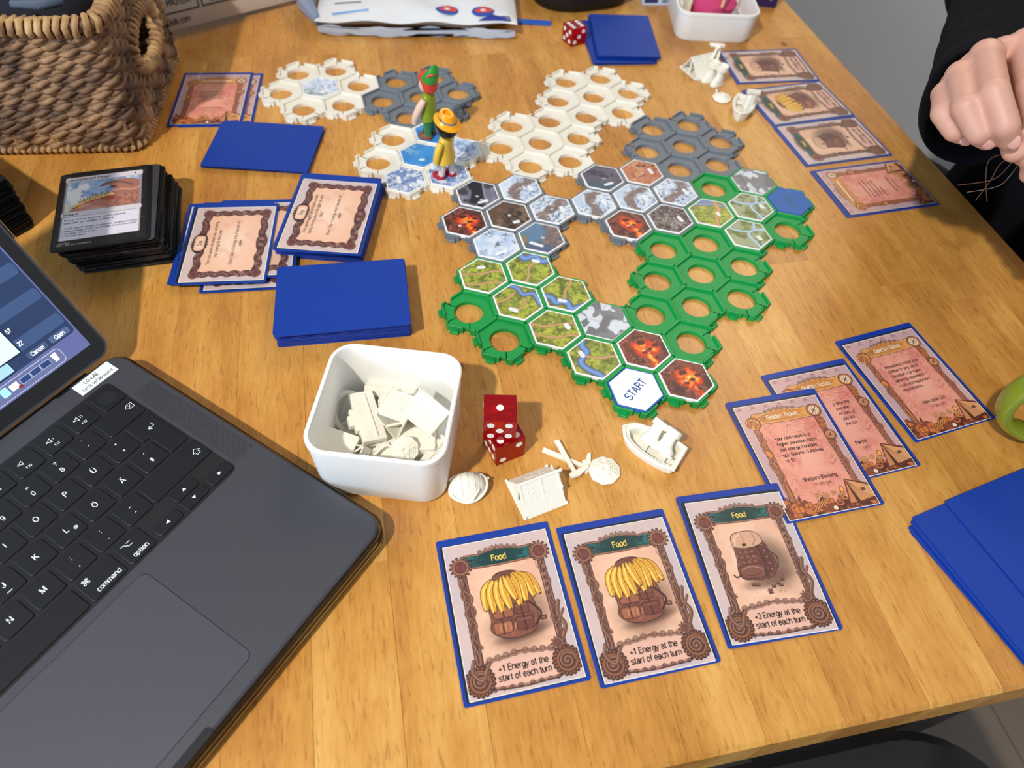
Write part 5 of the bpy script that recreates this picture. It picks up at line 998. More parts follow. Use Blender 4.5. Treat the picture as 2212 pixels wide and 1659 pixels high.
for z, q in ((4, 20), (18, 25), (27, 25), (33, 18), (35, 8)): rr_.append([(q * math.cos(a) * (1 + .08 * math.sin(3 * a + z)), q * math.sin(a) * (1 + .08 * math.cos(2 * a + z)), z + 2.5 * math.sin(2 * a + z * .2)) for a in np.linspace(0, 2 * math.pi, 24, endpoint=False)])
MB().rings(rr_).build('pink_fold', M('pink_fabric', (196, 62, 112), .85, bump=.4, bscale=900), pk, 60)
MB().rings([[(-28.5 + 3.5 * math.cos(a), -4 + 15 * math.sin(a), z + 3 * math.sin(a * 2)) for a in np.linspace(0, 2 * math.pi, 16, endpoint=False)] for z in (6, 22, 31)]).build('white_fold', M('cream_fabric', (224, 212, 190), .85, bump=.4, bscale=900), pk, 60)
st = MB().tube([(0, 0, 0), (8, 22, 34)], [1.6, 1.2], 8).build('wooden_stick', M('pale_stick', (222, 176, 130), .6), loc=(197, 796, 33.5)); tag(st, 'thin pale wooden stick lying on the pink cloth', 'stick')

# ------------------------------------------------------------------ white game tokens
def tent_mesh(L=27.0, Wd=27.0, H=17.5):
    parts = {}
    b = MB().prism(rrect(L + 2, Wd + 2, 2, 3), 0, 0.9, .2); parts['groundsheet'] = b
    th = math.degrees(math.atan2(H, Wd / 2)); sl_ = math.hypot(H, Wd / 2)
    p = MB()
    for s in (-1, 1):
        q = [(-L / 2, s * Wd / 2, .8), (L / 2, s * Wd / 2, .8), (L / 2, 0, H), (-L / 2, 0, H)]
        n = Vector((0, s * H, Wd / 2)).normalized() * 0.8
        g = []
        for v in (0, 1): g += [(x + n.x * v, y + n.y * v, z + n.z * v) for x, y, z in q]
        p.add(g, [(0, 1, 2, 3), (7, 6, 5, 4), (0, 4, 5, 1), (1, 5, 6, 2), (2, 6, 7, 3), (3, 7, 4, 0)])
        for k in range(3):
            x = (-L / 2 + 1, 1, L / 2 - 1)[k]; p.tube([(x, s * (Wd / 2 - .2), 1.2), (x, s * .4, H + .4)], .75, 6)
        rs_ = random.Random(5 + s)
        for k in range(16): tt = rs_.uniform(.2, .8); xx = rs_.uniform(-L * .38, L * .38); p.ball((xx, s * Wd / 2 * (1 - tt) + n.y, H * tt + n.z), .55, 6)
    parts['canvas'] = p
    e = MB(); e.tube([(-L / 2 - 2, 0, H + .4), (L / 2 + 2, 0, H + .4)], 1.0, 8); parts['ridge_pole'] = e
    f = MB().tube([(-L / 2 + .6, 0, .8), (-L / 2 + .6, 0, H)], 1.1, 8).box((L / 2 - .5, 0, H * .36), (.8, Wd * .6, H * .7)); parts['pole'] = f
    k_ = MB()
    for sx in (-1, 1):
        for sy in (-1, 1): k_.ball((sx * (L / 2 + .4), sy * (Wd / 2 + .4), 1.6), 1.2, 8)
    parts['pegs'] = k_
    return {k: v.mesh(k, 40) for k, v in parts.items()}
TENT = tent_mesh()
def place(t, x, y, z, rx, ry, rz):
    t.location = (x * S, y * S, z * S + TZ); t.rotation_euler = (math.radians(rx), math.radians(ry), math.radians(rz))
def tent(label, x, y, z, rz, rx=0, ry=0, sc=1.0):
    t = thing('tent_token', label, 'token', group='white tent tokens'); place(t, x, y, z, rx, ry, rz); t.scale = (sc, sc, sc)
    for k, m in TENT.items(): put(k, m, white_pl, t)
tent('white tent token standing beside the crossed ice axes', 18.9, 212.5, .1, 27, sc=.98)
tent('white tent token standing near the far white box', 172.5, 722, .1, 30, sc=.98)
tent('white tent token lying on its side in the white box', -72, 252, 16, 75, 55, 8, .82); tent('white tent token tipped against the side of the white box', -52, 254, 16, -30, 60, 20, .85)
tent('small white tent token at the near wall inside the white box', -92, 224, 6, 40, 10, 65, .6)
# helmet
def helmet(label, x, y, z, rz, rx=0, sc=1.0):
    t = thing('helmet_token', label, 'token', group='white helmet tokens'); place(t, x, y, z, rx, 0, rz); t.scale = (sc,) * 3
    d = MB(); n = 20; R = []
    for i in range(8):
        a = math.radians(i * 12.6); R.append([(11.5 * math.cos(a) * math.cos(b) * (1 + .04 * math.cos(2 * b)), 9.4 * math.cos(a) * math.sin(b), .6 + 13.0 * math.sin(a)) for b in np.linspace(0, 2 * math.pi, n, endpoint=False)])
    d.rings(R); put('dome', d.mesh('dome', 60), white_pl, t)
    v = MB(); v.tube([(11.9 * math.cos(b), 9.8 * math.sin(b), 2.2 + 4.2 * math.cos(b) ** 2) for b in np.linspace(-2.6, 2.6, 24)], .9, 8); put('visor', v.mesh('visor', 50), white_pl, t)
    s_ = MB(); s_.tube([(0, -9.5, 1), (2, -9.9, 6), (6, -6.5, 10.4)], .6, 6); s_.tube([(11, 2, 6), (13.4, 2.6, 5.6)], .9, 6); put('strap', s_.mesh('strap', 50), white_pl, t)
    b_ = MB(); 
    for k in range(5): b_.tube([(-8 + k * 4, 9.2 * math.cos(q) * (1 - (abs(-8 + k * 4) / 14) ** 2) ** .5, .9 + 13.1 * math.sin(q) * (1 - (abs(-8 + k * 4) / 14) ** 2) ** .5) for q in np.linspace(.5, 2.6, 10)], .12, 6)
    put('ribs', b_.mesh('ribs', 50), white_pl, t)
helmet('white helmet token beside the white box corner', -22.5, 211.5, .1, 15); helmet('white helmet token at the back inside the white box', -78, 262, 14, 60, 30, .55)
# ice axes
def axe(name, label, x, y, z, rz, L=30.0, rx=0, ry=0):
    t = thing(name, label, 'token', group='white ice axe tokens'); place(t, x, y, z, rx, ry, rz)
    s_ = MB().prism([(-L / 2, -1.5), (L / 2, -1.3), (L / 2, 1.3), (-L / 2, 1.5)], 0, 2.2, .3); put('shaft', s_.mesh('shaft'), white_pl, t)
    h = MB().prism([(L / 2 - 2.6, 1.0), (L / 2 - 3.6, 9.5), (L / 2 - 1.6, 10.4), (L / 2 + 1.6, 1.8), (L / 2 + 1.4, -3.8), (L / 2 - 1.8, -3.8)][::-1], 0, 2.4, .3); put('head', h.mesh('head'), white_pl, t)
axe('ice_axe_token', 'white ice axe token lying flat with head toward the rope coil', 36.0, 237.5, .1, -22); axe('ice_axe_token', 'white ice axe token crossed on top with head toward the tent', 36.5, 237.0, 2.5, -63, 27.0)
axe('ice_axe_token', 'white ice axe token leaning upright on the far tent', 184, 724, 14, 40, 26, 0, -70); axe('ice_axe_token', 'white ice axe token behind the far boots leaning on the tent', 189, 726, 13, 75, 26, 0, -62)
# rope coil
def rope(label, x, y, z, rz, rx=0, sc=1.0):
    t = thing('rope_token', label, 'token', group='white rope coil tokens'); place(t, x, y, z, rx, 0, rz); t.scale = (sc,) * 3
    for k in range(5):
        r_ = 8.6 - k * 1.55; n = 32
        c = MB().tube([((r_ + .35 * math.sin(9 * a)) * math.cos(a), (r_ + .35 * math.sin(9 * a)) * math.sin(a), 1.3 + k * .62 + .3 * math.cos(9 * a)) for a in np.linspace(0, 2 * math.pi, n, endpoint=False)], 1.3, 8, closed=True); put('coil', c.mesh('coil', 60), white_pl, t)
    put('core', MB().lathe([(7.6, .1), (7.6, 1.5), (3, 4.2)], 20).mesh('core'), white_pl, t)
    put('knot', MB().tube([(-7.5, 3, 1.4), (-10.5, 5.5, 1.5), (-11.6, 8, 1.6)], [1.2, 1.0, 1.6], 8).mesh('knot', 50), white_pl, t)
rope('white rope coil token between the ice axes and the boat', 60.5, 230.5, .1, 10); rope('white rope coil token near the far boots', 190, 672, .1, -40, sc=.95); rope('white rope coil token standing on edge in the white box', -62, 229, 13, 20, 40, .85)
# boat
def boat(label, x, y, z, rz, sc=1.0):
    t = thing('boat_token', label, 'token', group='white boat tokens'); place(t, x, y, z, 0, 0, rz); t.scale = (sc,) * 3
    def outline(k): return [(-18, -9 * k), (-18, 9 * k)] + [(-10 + q * 3.1, 10.2 * k * (1 - max(0, (q * 3.1 - 4) / 25) ** 2) ** .5) for q in range(0, 9)] + [(-10 + 29, 0)] + [(-10 + q * 3.1, -10.2 * k * (1 - max(0, (q * 3.1 - 4) / 25) ** 2) ** .5) for q in range(8, -1, -1)]
    o1, o0 = outline(1.0)[::-1], outline(.8)[::-1]; i1 = [(a * .86 - .8, b * .80) for a, b in o1]
    h = MB().rings([[(a * .9, b, 0) for a, b in o0], [(a, b, 5.5) for a, b in o1], [(a, b, 9.0 + max(0, a - 8) * .14) for a, b in o1], [(a, b, 9.0 + max(0, a - 8) * .12) for a, b in i1], [(a * .95, b * .92, 2.6) for a, b in i1]]); put('hull', h.mesh('hull', 40), white_pl, t)
    rm = MB().tube([(a * 1.01, b * 1.01, 8.6 + max(0, a - 8) * .14) for a, b in o1], 1.2, 8, closed=True); put('gunwale', rm.mesh('gunwale', 50), white_pl, t)
    be = MB().box((-9, 0, 5.4), (4.6, 15.4, 1.6)); put('bench', be.mesh('bench'), white_pl, t); be = MB().box((3, 0, 4.8), (3.4, 15, 1.4)); put('bench', be.mesh('bench'), white_pl, t)
    return t
boat('white boat token carrying a pair of boots', 89.5, 247.5, .1, 149, 1.06); boat('white boat token near the far card row', 206, 648, .1, -108, .98)
def boot(label, x, y, z, rx, ry, rz, sc=1.0):
    t = thing('boot_token', label, 'token', group='white boot tokens'); place(t, x, y, z, rx, ry, rz); t.scale = (sc,) * 3
    s_ = MB().rings([[(5.2 * math.cos(a) + (1.5 if math.cos(a) > 0 else 0) * 2.6, 3.9 * math.sin(a), zz_) for a in np.linspace(0, 2 * math.pi, 18, endpoint=False)] for zz_ in (0, 1.4)]); put('sole', s_.mesh('sole', 40), white_pl, t)
    up = MB().rings([[((4.6 - .1 * k) * math.cos(a) * q + (2.6 if math.cos(a) > 0 else 0) * q2, 3.5 * math.sin(a) * q, zz_) for a in np.linspace(0, 2 * math.pi, 18, endpoint=False)] for k, (q, q2, zz_) in enumerate(((1, 1.3, 1.3), (1.02, 1.2, 3.6), (.94, .5, 6), (.88, .1, 9), (.9, 0, 14)))]); put('upper', up.mesh('upper', 60), white_pl, t)
    cf = MB().lathe([(3.6, 12.5), (5.2, 12.7), (5.5, 14.6), (5.2, 17), (4.2, 17.2), (3.6, 15.4)], 18); put('cuff', cf.mesh('cuff', 50), white_pl, t)
    lc = MB()
    for k in range(4): lc.tube([(3.6 - k * .15 + (1.4 if k == 0 else 0), -2.2, 5 + k * 2), (4.6 - k * .2 + (1.2 if k == 0 else 0), 0, 5.3 + k * 2), (3.6 - k * .15, 2.2, 5 + k * 2)], .5, 6)
    put('laces', lc.mesh('laces', 50), white_pl, t)
boot('white boot token lying in the boat nearer the bow', 85.5, 247.5, 10.5, -52, 8, -38, .98); boot('white boot token lying in the boat nearer the stern', 94.0, 242.0, 9.5, -50, 8, -34, .98)
boot('white boot token standing near the far tent', 182, 706, .1, 0, 0, 205, 1.15); boot('white boot token standing beside the far rope coil', 190, 700, .1, 0, 0, 215, 1.15)
bp = thing('backpack_token', 'white backpack token standing inside the far boat', 'token'); place(bp, 210, 650, 4, 0, 8, 10)
put('pack', MB().rings([[(a, b, z) for a, b in rrect(9 * q, 8 * q, 2.4, 4)] for z, q in ((0, .9), (2, 1.05), (12, 1.0), (15, .8))]).mesh('pack', 40), white_pl, bp); put('pocket', MB().box((0, -4.6, 5), (6, 2.6, 6)).mesh('pocket'), white_pl, bp); put('bedroll', MB().tube([(-6, 0, 17.4), (6, 0, 17.4)], 2.6, 12).mesh('bedroll', 40), white_pl, bp)
# other tokens inside the box
def simple(name, label, x, y, z, rot, parts):
    t = thing(name, label, 'token', group='assorted tokens in the white box'); place(t, x, y, z, *rot)
    for nm, mb in parts: put(nm, mb.mesh(nm, 40), white_pl, t)
simple('carabiner_token', 'white oval ring token at the far wall inside the white box', -101, 255, 11, (35, 10, 20), [('ring', MB().tube([(9 * math.cos(a), 12 * math.sin(a), 0) for a in np.linspace(0, 2 * math.pi, 28, endpoint=False)], 1.9, 8, closed=True)), ('gate', MB().tube([(9, 3, 0), (12, 12, 3)], [1.4, .6], 8))])
simple('cabin_token', 'flat white block token with a stepped edge in the white box', -89, 249, 13, (12, 14, 28), [('slab', MB().prism([(-7, -17), (8, -17), (8, 17), (-7, 17), (-7, 6), (-10, 6), (-10, 2), (-12, 2), (-12, -5), (-9, -5), (-9, -9), (-7, -9)], 0, 5, .4)), ('ridge', MB().box((2, 0, 5.4), (1, 30, .8)))])
simple('sign_token', 'white slab token with a small hole at the back of the white box', -77, 272, 10, (-25, 0, -8), [('slab', MB().prism(rrect(32, 14, .6, 1), 0, 6, .4)), ('post', MB().box((-15, 5, 6), (4, 4, 12))), ('hole', MB().lathe([(1.6, 5.9), (1.6, 6.06)], 14))])
simple('stove_token', 'white cube shaped token near the laptop side of the white box', -103, 228, 5, (0, 8, -12), [('body', MB().prism(rrect(20, 16, 1, 2), 0, 12, .6)), ('lid', MB().prism(rrect(21, 17, 1, 2), 11.6, 13, .5)), ('handle', MB().tube([(10, -3, 4), (13, -3, 5), (13, 3, 5), (10, 3, 4)], .9, 6))])
simple('boat_token', 'white upturned boat token at the near wall of the white box', -73, 225, 4, (20, -20, 50), [('hull', MB().rings([[(14 * math.cos(a) * q, 8 * math.sin(a) * q, z) for a in np.linspace(0, 2 * math.pi, 18, endpoint=False)] for z, q in ((0, .7), (5, 1), (8, 1), (8, .85), (3, .75))])), ('keel', MB().tube([(-12, 0, 1), (0, 0, -.6), (12, 0, 1)], .9, 6))])
simple('plank_token', 'long white slat token by the side wall of the white box', -47, 230, 6, (30, 0, 62), [('slat', MB().prism(rrect(30, 7, 1, 2), 0, 3, .4)), ('rib', MB().box((0, 0, 3.3), (26, 1.2, .8)))])
simple('sledge_token', 'white sledge token beneath the other tokens in the white box', -82, 243, 3.2, (0, 0, 20), [('deck', MB().prism(rrect(44, 30, 3, 3), 0, 3, .4)), ('runner', MB().box((0, 12, 4), (40, 2, 2))), ('runner', MB().box((0, -12, 4), (40, 2, 2)))])
simple('crate_token', 'white crate token beneath the tent in the white box', -56, 243, 3.2, (0, 0, 5), [('crate', MB().prism(rrect(22, 26, 1, 2), 0, 9, .4)), ('slat', MB().box((0, 0, 9.3), (20, 3, .7)))])

# ------------------------------------------------------------------ dice
red = M('clear_red_resin', (208, 16, 24), 0.08, trans=0.72, ior=1.45, var=0.0); pipm = M('white_pip', (240, 238, 236), .45)
PIPS = {1: [(0, 0)], 2: [(-1, -1), (1, 1)], 3: [(-1, -1), (0, 0), (1, 1)], 4: [(-1, -1), (1, -1), (-1, 1), (1, 1)], 5: [(-1, -1), (1, -1), (-1, 1), (1, 1), (0, 0)], 6: [(-1, -1), (-1, 0), (-1, 1), (1, -1), (1, 0), (1, 1)]}
pip_mesh = {}
def die(label, x, y, z, rz, a, top, front, side):
    t = thing('die', label, 'die', (x, y, z), rz, group='clear red dice'); h = a / 2
    m = MB(); c = .35
    P = rrect(a, a, .4, 2); m.rings([[(u, v, c * .0) for u, v in inset(P, c)], [(u, v, c) for u, v in P], [(u, v, a - c) for u, v in P], [(u, v, a) for u, v in inset(P, c)]]); put('cube', m.mesh('cube', 20), red, t)
    fr = {'top': (tr(0, 0, a + .01), top), 'front': (tr(0, -h - .01, h) @ rotx(90), front), 'back': (tr(0, h + .01, h) @ rotx(-90), 7 - front), 'right': (tr(h + .01, 0, h) @ roty(90), side), 'left': (tr(-h - .01, 0, h) @ roty(-90), 7 - side)}
    for nm, (mt, k) in fr.items():
        for (u, v) in PIPS[k]:
            MB().lathe([(2.25 * a / 20, 0), (2.25 * a / 20, .12)], 18, mat=mt @ tr(u * a * .27, v * a * .27, 0)).build('pip', pipm, t)
DA = 19.6
die('lower clear red die with the other die stacked on it', -4.8, 244.0, .1, 34, DA, 6, 3, 1) if False else die('lower clear red die of the stacked pair', -2.6, 242.6, .1, 29, DA, 6, 2, 1)
die('upper clear red die of the stacked pair showing one on top', -6.0, 245.5, .25 + DA, 3.5, DA, 1, 5, 3)
die('single clear red die beside the far blue pile', 41.5, 768, .1, 33, 18.5, 6, 3, 2)

# ------------------------------------------------------------------ toy figures
def figure(name, label, x, y, z, rz, c):
    t = thing(name, label, 'toy figure', (x, y, z), rz, group='plastic toy figures on the ice tray')
    def pt(nm, mb, m, sm_=50): return put(nm, mb.mesh(nm, sm_), m, t)
    step = c.get('step', 0)
    for s in (-1, 1):
        dx = step * s
        pt('leg', MB().rings([[(dx * (1 - k / 4) + w * math.cos(a) * .9, s * 4.4 + w * .86 * math.sin(a), z_) for a in np.linspace(0, 2 * math.pi, 14, endpoint=False)] for k, (w, z_) in enumerate(((3.5, 2.5), (3.6, 8), (4.2, 15), (4.6, 22)))]), c['legs'])
        pt('shoe', MB().rings([[(dx + 2.6 + 6.6 * math.cos(a) * q, s * 4.5 + 3.7 * math.sin(a) * q, z_) for a in np.linspace(0, 2 * math.pi, 16, endpoint=False)] for z_, q in ((0, .94), (1, 1), (3.4, .96), (5, .7))]), c['shoes'])
    pt('torso', MB().rings([[(w * .66 * math.cos(a), w * math.sin(a), z_) for a in np.linspace(0, 2 * math.pi, 20, endpoint=False)] for w, z_ in ((9.6 + c.get('flare', 0), 18.5), (9.2 + c.get('flare', 0) * .6, 24), (8.6, 32), (8.4, 38), (6.4, 41.5), (3.4, 42.5))]), c['coat'])
    for s in (-1, 1):
        f_ = c.get('swing', 5)
        pt('arm', MB().tube([(0, s * 8.4, 39.4), (f_ * .4, s * 11.6, 34), (f_, s * 12.6, 25), (f_ * 1.15, s * 12.4, 21.5)], [2.8, 3.3, 3.0, 2.6], 12), c['arms'])
        pt('hand', MB().tube([(f_ * 1.15, s * 12.4, 21.0), (f_ * 1.25, s * 12.2, 17.4)], [2.6, 2.3], 12), c['hands'])
    pt('neck', MB().tube([(0, 0, 42), (0, 0, 45)], 2.6, 12), c['skin'])
    pt('head', MB().rings([[(.4 + w * math.cos(a), w * .96 * math.sin(a), z_) for a in np.linspace(0, 2 * math.pi, 20, endpoint=False)] for w, z_ in ((4.8, 44), (6.6, 46), (7.0, 50), (6.8, 54), (5.6, 57.4), (2.5, 59))]), c['skin'])
    for s in (-1, 1): pt('eye', MB().ball((7.0, s * 2.4, 51), (.5, .9, 1.1), 8), M('toy_eye', (20, 18, 18), .3))
    pt('mouth', MB().tube([(6.9, -1.8, 47.6), (7.3, 0, 47.0), (6.9, 1.8, 47.6)], .25, 6), M('toy_mouth', (150, 40, 40), .4))
    pt('hair', MB().rings([[(w * c.get('hg', 1) * math.cos(a) - dx - (0 if math.cos(a) < .3 else 2.2 * (z_ < 53) * (2 - c.get('hg', 1) * 1.2)), w * c.get('hg', 1) * math.sin(a), z_) for a in np.linspace(0, 2 * math.pi, 20, endpoint=False)] for w, z_, dx in ((6.2, 44.5, 1.6), (7.7, 47, 1.4), (8.2, 52, .8), (7.9, 56, .3), (5, 60, 0), (1.5, 61, 0))]), c['hair'])
    c['hat'](pt); return t
g1 = M('toy_lime', (132, 152, 30), .35); g2 = M('toy_green', (40, 118, 58), .35); fl_ = M('toy_skin', (232, 196, 178), .4); brn = M('toy_brown', (128, 78, 52), .4); rd = M('toy_red', (214, 60, 42), .35); y1 = M('toy_yellow', (228, 190, 70), .3); og = M('toy_orange', (250, 168, 24), .3); bk_ = M('toy_black', (22, 22, 26), .25); dr = M('toy_dark_red', (168, 26, 44), .3); wh = M('toy_white', (214, 208, 210), .4); gyr = M('toy_grey', (128, 132, 124), .4)
def beret(pt):
    pt('cap', MB().rings([[(w * math.cos(a) - 3.2, w * math.sin(a) + 1.4, z_ - .28 * w * math.cos(a) * k) for a in np.linspace(0, 2 * math.pi, 20, endpoint=False)] for k, (w, z_) in enumerate(((6.4, 53.5), (8.0, 57), (7.4, 61.5), (5.2, 64), (2.2, 64.6), (2.0, 62)))]), M('toy_bright_green', (52, 146, 52), .35)); pt('cap_feather', MB().tube([(-2, 8, 60), (-6, 8.4, 62), (-10, 6.5, 63)], [.6, 1.2, .3], 8), rd)
def brimmed(pt):
    pt('hat', MB().rings([[(w * math.cos(a) - 2.4, w * math.sin(a), z_ + .36 * w * math.cos(a)) for a in np.linspace(0, 2 * math.pi, 24, endpoint=False)] for w, z_ in ((8.2, 57), (11.6, 55.6), (11.8, 56.4), (8.2, 59), (7.2, 61.5), (6.2, 64), (5.4, 64.9), (3.6, 64.7), (3.2, 62))]), og); pt('hat_band', MB().rings([[(w * math.cos(a) - 2.4, w * math.sin(a), z_ + .36 * w * math.cos(a)) for a in np.linspace(0, 2 * math.pi, 24, endpoint=False)] for w, z_ in ((8.3, 59.2), (7.8, 60.8))], False, False), gyr); pt('hat_feather', MB().tube([(0, 7.8, 61), (-1, 8.4, 63)], [.8, .4], 8), rd)
figure('toy_figure', 'green toy figure with a red and green cap on the ice tray', -88.5, 566.0, 6.05, 164, dict(legs=g2, shoes=brn, coat=g1, arms=fl_, hands=fl_, skin=fl_, hair=rd, hat=beret, swing=7))
figure('toy_figure', 'yellow toy figure with an orange brimmed hat on the ice tray', -67.0, 508.0, 6.05, 158, dict(legs=wh, shoes=dr, coat=y1, arms=y1, hands=M('toy_pale_blue', (196, 212, 232), .35), skin=fl_, hair=bk_, hg=1.22, hat=brimmed, swing=3, step=3.4, flare=1.6)).scale = (.93, .93, .93)

# ------------------------------------------------------------------ woven basket
bs = thing('wicker_basket', 'woven brown seagrass basket with a handle hole', 'basket', (-334, 524, 0), 8.5)
def weave_mat(name, c0, c1, c2):
    m = bpy.data.materials.new(name); m.use_nodes = True; nt = m.node_tree; N = nt.nodes; L = nt.links; b = N['Principled BSDF']; b.inputs['Roughness'].default_value = .62
    tc = N.new('ShaderNodeTexCoord'); nz = N.new('ShaderNodeTexNoise'); nz.inputs['Scale'].default_value = 38; nz.inputs['Detail'].default_value = 4; L.new(tc.outputs['Object'], nz.inputs['Vector'])
    cr = N.new('ShaderNodeValToRGB'); L.new(nz.outputs['Fac'], cr.inputs[0]); e = cr.color_ramp.elements; e[0].position = .34; e[0].color = (*lin(c0), 1); e[1].position = .68; e[1].color = (*lin(c2), 1); k = e.new(.5); k.color = (*lin(c1), 1); L.new(cr.outputs[0], b.inputs['Base Color'])
    n2 = N.new('ShaderNodeTexNoise'); n2.inputs['Scale'].default_value = 900; L.new(tc.outputs['Object'], n2.inputs['Vector']); bp_ = N.new('ShaderNodeBump'); bp_.inputs['Strength'].default_value = .5; bp_.inputs['Distance'].default_value = .0008; L.new(n2.outputs['Fac'], bp_.inputs['Height']); L.new(bp_.outputs[0], b.inputs['Normal']); MATS[name] = m; return m
sg = weave_mat('dark_seagrass', (66, 46, 34), (118, 86, 60), (166, 128, 90)); sg2 = weave_mat('pale_seagrass', (120, 88, 58), (172, 134, 90), (206, 170, 122))
BWd, BDp, BHt = 300.0, 160.0, 100.0
def bpath(z, off=0.0):
    """rounded outline anticlockwise: front right corner at the origin, front runs to -x, side runs to +y"""
    fl2 = 0.04 * z; w, d = BWd + 2 * fl2 + off, BDp + 2 * fl2 + off
    return rrect(w, d, 14, 5, -BWd / 2, BDp / 2)
def resample(P, step):
    P = np.array(P + [P[0]], float); seg = np.linalg.norm(np.diff(P, axis=0), axis=1); c = np.r_[0, np.cumsum(seg)]; n = int(c[-1] / step); t = np.linspace(0, c[-1], n, endpoint=False)
    return np.stack([np.interp(t, c, P[:, 0]), np.interp(t, c, P[:, 1])], 1), t, c[-1]
rb = random.Random(21)
for row in range(19):
    z0 = 9 + row * 5.1; Q, t_, per = resample(bpath(z0), 3.6); cen = np.array([-BWd / 2, BDp / 2]); n = len(Q)
    wv = MB(); ph = row * 2.2 + rb.uniform(-.5, .5); cells_ = round(per / 27)
    for st_ in (0, 1):
        pts = []; seg_ = []
        for k in range(n):
            d = Q[(k + 1) % n] - Q[k - 1]; d /= np.linalg.norm(d); nrm = np.array([d[1], -d[0]])
            a = 2 * math.pi * cells_ * t_[k] / per + ph; tw = a * 1.0 + st_ * math.pi + 1.2
            side = Q[k][0] > 0.5 and 14 < Q[k][1] < BDp - 10
            amp = 1.3
            o_ = amp * math.sin(a) + 1.9 * math.cos(tw); zz_ = z0 + 2.1 * math.sin(tw) + rb.uniform(-.25, .25)
            p = (Q[k][0] + nrm[0] * o_, Q[k][1] + nrm[1] * o_, zz_)
            hole = Q[k][0] > -4 and ((Q[k][1] - 78) / 36) ** 2 + ((z0 - 62) / 19) ** 2 < 1
            if hole:
                if len(seg_) > 2: pts.append(seg_)
                seg_ = []
            else: seg_.append(p)
        if len(seg_) > 2: pts.append(seg_)
        if len(pts) == 1 and len(pts[0]) == n: wv.tube(pts[0], 2.5, 7, closed=True)
        else:
            if len(pts) > 1: pts = [pts[-1] + pts[0]] + pts[1:-1]
            for sgm in pts: wv.tube(sgm, 2.5, 7)
    wv.build('weave_row', sg, bs, 60)
Q, t_, per = resample(bpath(50), 15.0)
for k in range(len(Q)):
    if Q[k][0] > 0 and abs(Q[k][1] - 78) < 30: continue
    if k % 2 == 0: MB().tube([(Q[k][0], Q[k][1], 3), (Q[k][0] * 1.0, Q[k][1], 106)], 2.0, 6).build('stake', sg, bs, 60)
def coil(path, R, r_, pitch, mat, name, squash=1.0):
    P = [Vector(p) for p in path]; m_ = len(P); L = 0; out_ = []; up = Vector((0, 0, 1))
    for i in range(m_):
        t__ = (P[(i + 1) % m_] - P[i - 1]).normalized(); a_ = t__.cross(up)
        if a_.length < .1: a_ = t__.cross(Vector((1, 0, 0)))
        a_.normalize(); b_ = a_.cross(t__); L += (P[i] - P[i - 1]).length if i else 0; q = 2 * math.pi * L / pitch
        out_.append(P[i] + (a_ * math.cos(q) + b_ * math.sin(q) * squash) * R)
    return MB().tube(out_, r_, 6).build(name, mat, bs, 60)
for (z_, R, r_, nm) in ((110, 6.4, 2.6, 'rim_braid'), (4.6, 3.4, 2.0, 'base_braid')):
    Q, t_, per = resample(bpath(z_, 2), 1.3); coil([(x, y, z_) for x, y in Q], R, r_, 6.4 if R > 5 else 5.2, sg2, nm); Q, t_, per = resample(bpath(z_, 2), 5); MB().tube([(x, y, z_) for x, y in Q], R * .72, 8, closed=True).build(nm + '_core', sg, bs, 60)
hp = [(3.5 + .04 * 62, 78 + 38 * math.cos(a), 62 + 20 * math.sin(a)) for a in np.linspace(0, 2 * math.pi, 240, endpoint=False)]
coil(hp, 4.2, 2.3, 6.0, sg2, 'handle_braid')
MB().tube(hp[::6], 2.8, 8, closed=True).build('handle_braid_core', sg, bs, 60)
MB().prism(bpath(2, -8), 1.5, 6).build('bottom', sg, bs)
il = MB(); inn = [(x, y) for x, y in rrect(BWd - 12, BDp - 12, 10, 4, -BWd / 2 - 6, BDp / 2)]; 
cl = thing('dark_garment', 'dark navy knitted garment stuffed into the basket', 'garment', (-334, 524, 0), 8.5); nav = M('navy_knit', (22, 26, 40), .9, bump=.6, bscale=500, var=.2)
rr_ = []
for z, q in ((8, .86), (40, .9), (85, .88), (104, .80), (113, .5), (115, .12)): rr_.append([(-150 + (BWd / 2 - 16) * q * math.copysign(abs(math.cos(a)) ** .5, math.cos(a)), 80 + (BDp / 2 - 14) * q * math.copysign(abs(math.sin(a)) ** .5, math.sin(a)), z + (4 * math.sin(5 * a) + 3 * math.cos(3 * a)) * (z > 60)) for a in np.linspace(0, 2 * math.pi, 36, endpoint=False)])
MB().rings(rr_).build('folds', nav, cl, 70); MB().tube([(-60, 22, 114), (-40, 18, 115), (-28, 26, 114), (-44, 30, 116)], [3, 4, 4, 2.5], 8).build('woolly_edge', M('grey_wool', (84, 96, 112), .95, bump=.8, bscale=700), cl, 60)

# ------------------------------------------------------------------ things at the far end of the table
def pillow(w, h, t, nx=20, ny=14, seed=0, amp=1.5):
    r_ = np.random.RandomState(seed); b = MB(); V = []
    for sgn in (1, -1):
        G = []
        for j in range(ny + 1):
            for i in range(nx + 1):
                u, v = i / nx * 2 - 1, j / ny * 2 - 1; e = (max(0, 1 - abs(u) ** 3.2) * max(0, 1 - abs(v) ** 3.2)) ** .55
                G.append((u * w / 2, v * h / 2, sgn * (t / 2 * e + .4) + amp * e * math.sin(u * 5 + v * 3 + seed) * .6))
        b.add(G, [(j * (nx + 1) + i, j * (nx + 1) + i + 1, (j + 1) * (nx + 1) + i + 1, (j + 1) * (nx + 1) + i) for j in range(ny) for i in range(nx)])
    return b
pb = thing('protein_pouch', 'large off white food pouch with black printed boxes behind the basket', 'pouch', (-316, 716, 0), 38.9); ptm = M('matte_white_foil', (208, 200, 190), .5, var=.04, bump=.1, bscale=80); pin = M('pouch_ink', (38, 36, 38), .6)
PT = tr(0, 26, 16) @ rotx(58)
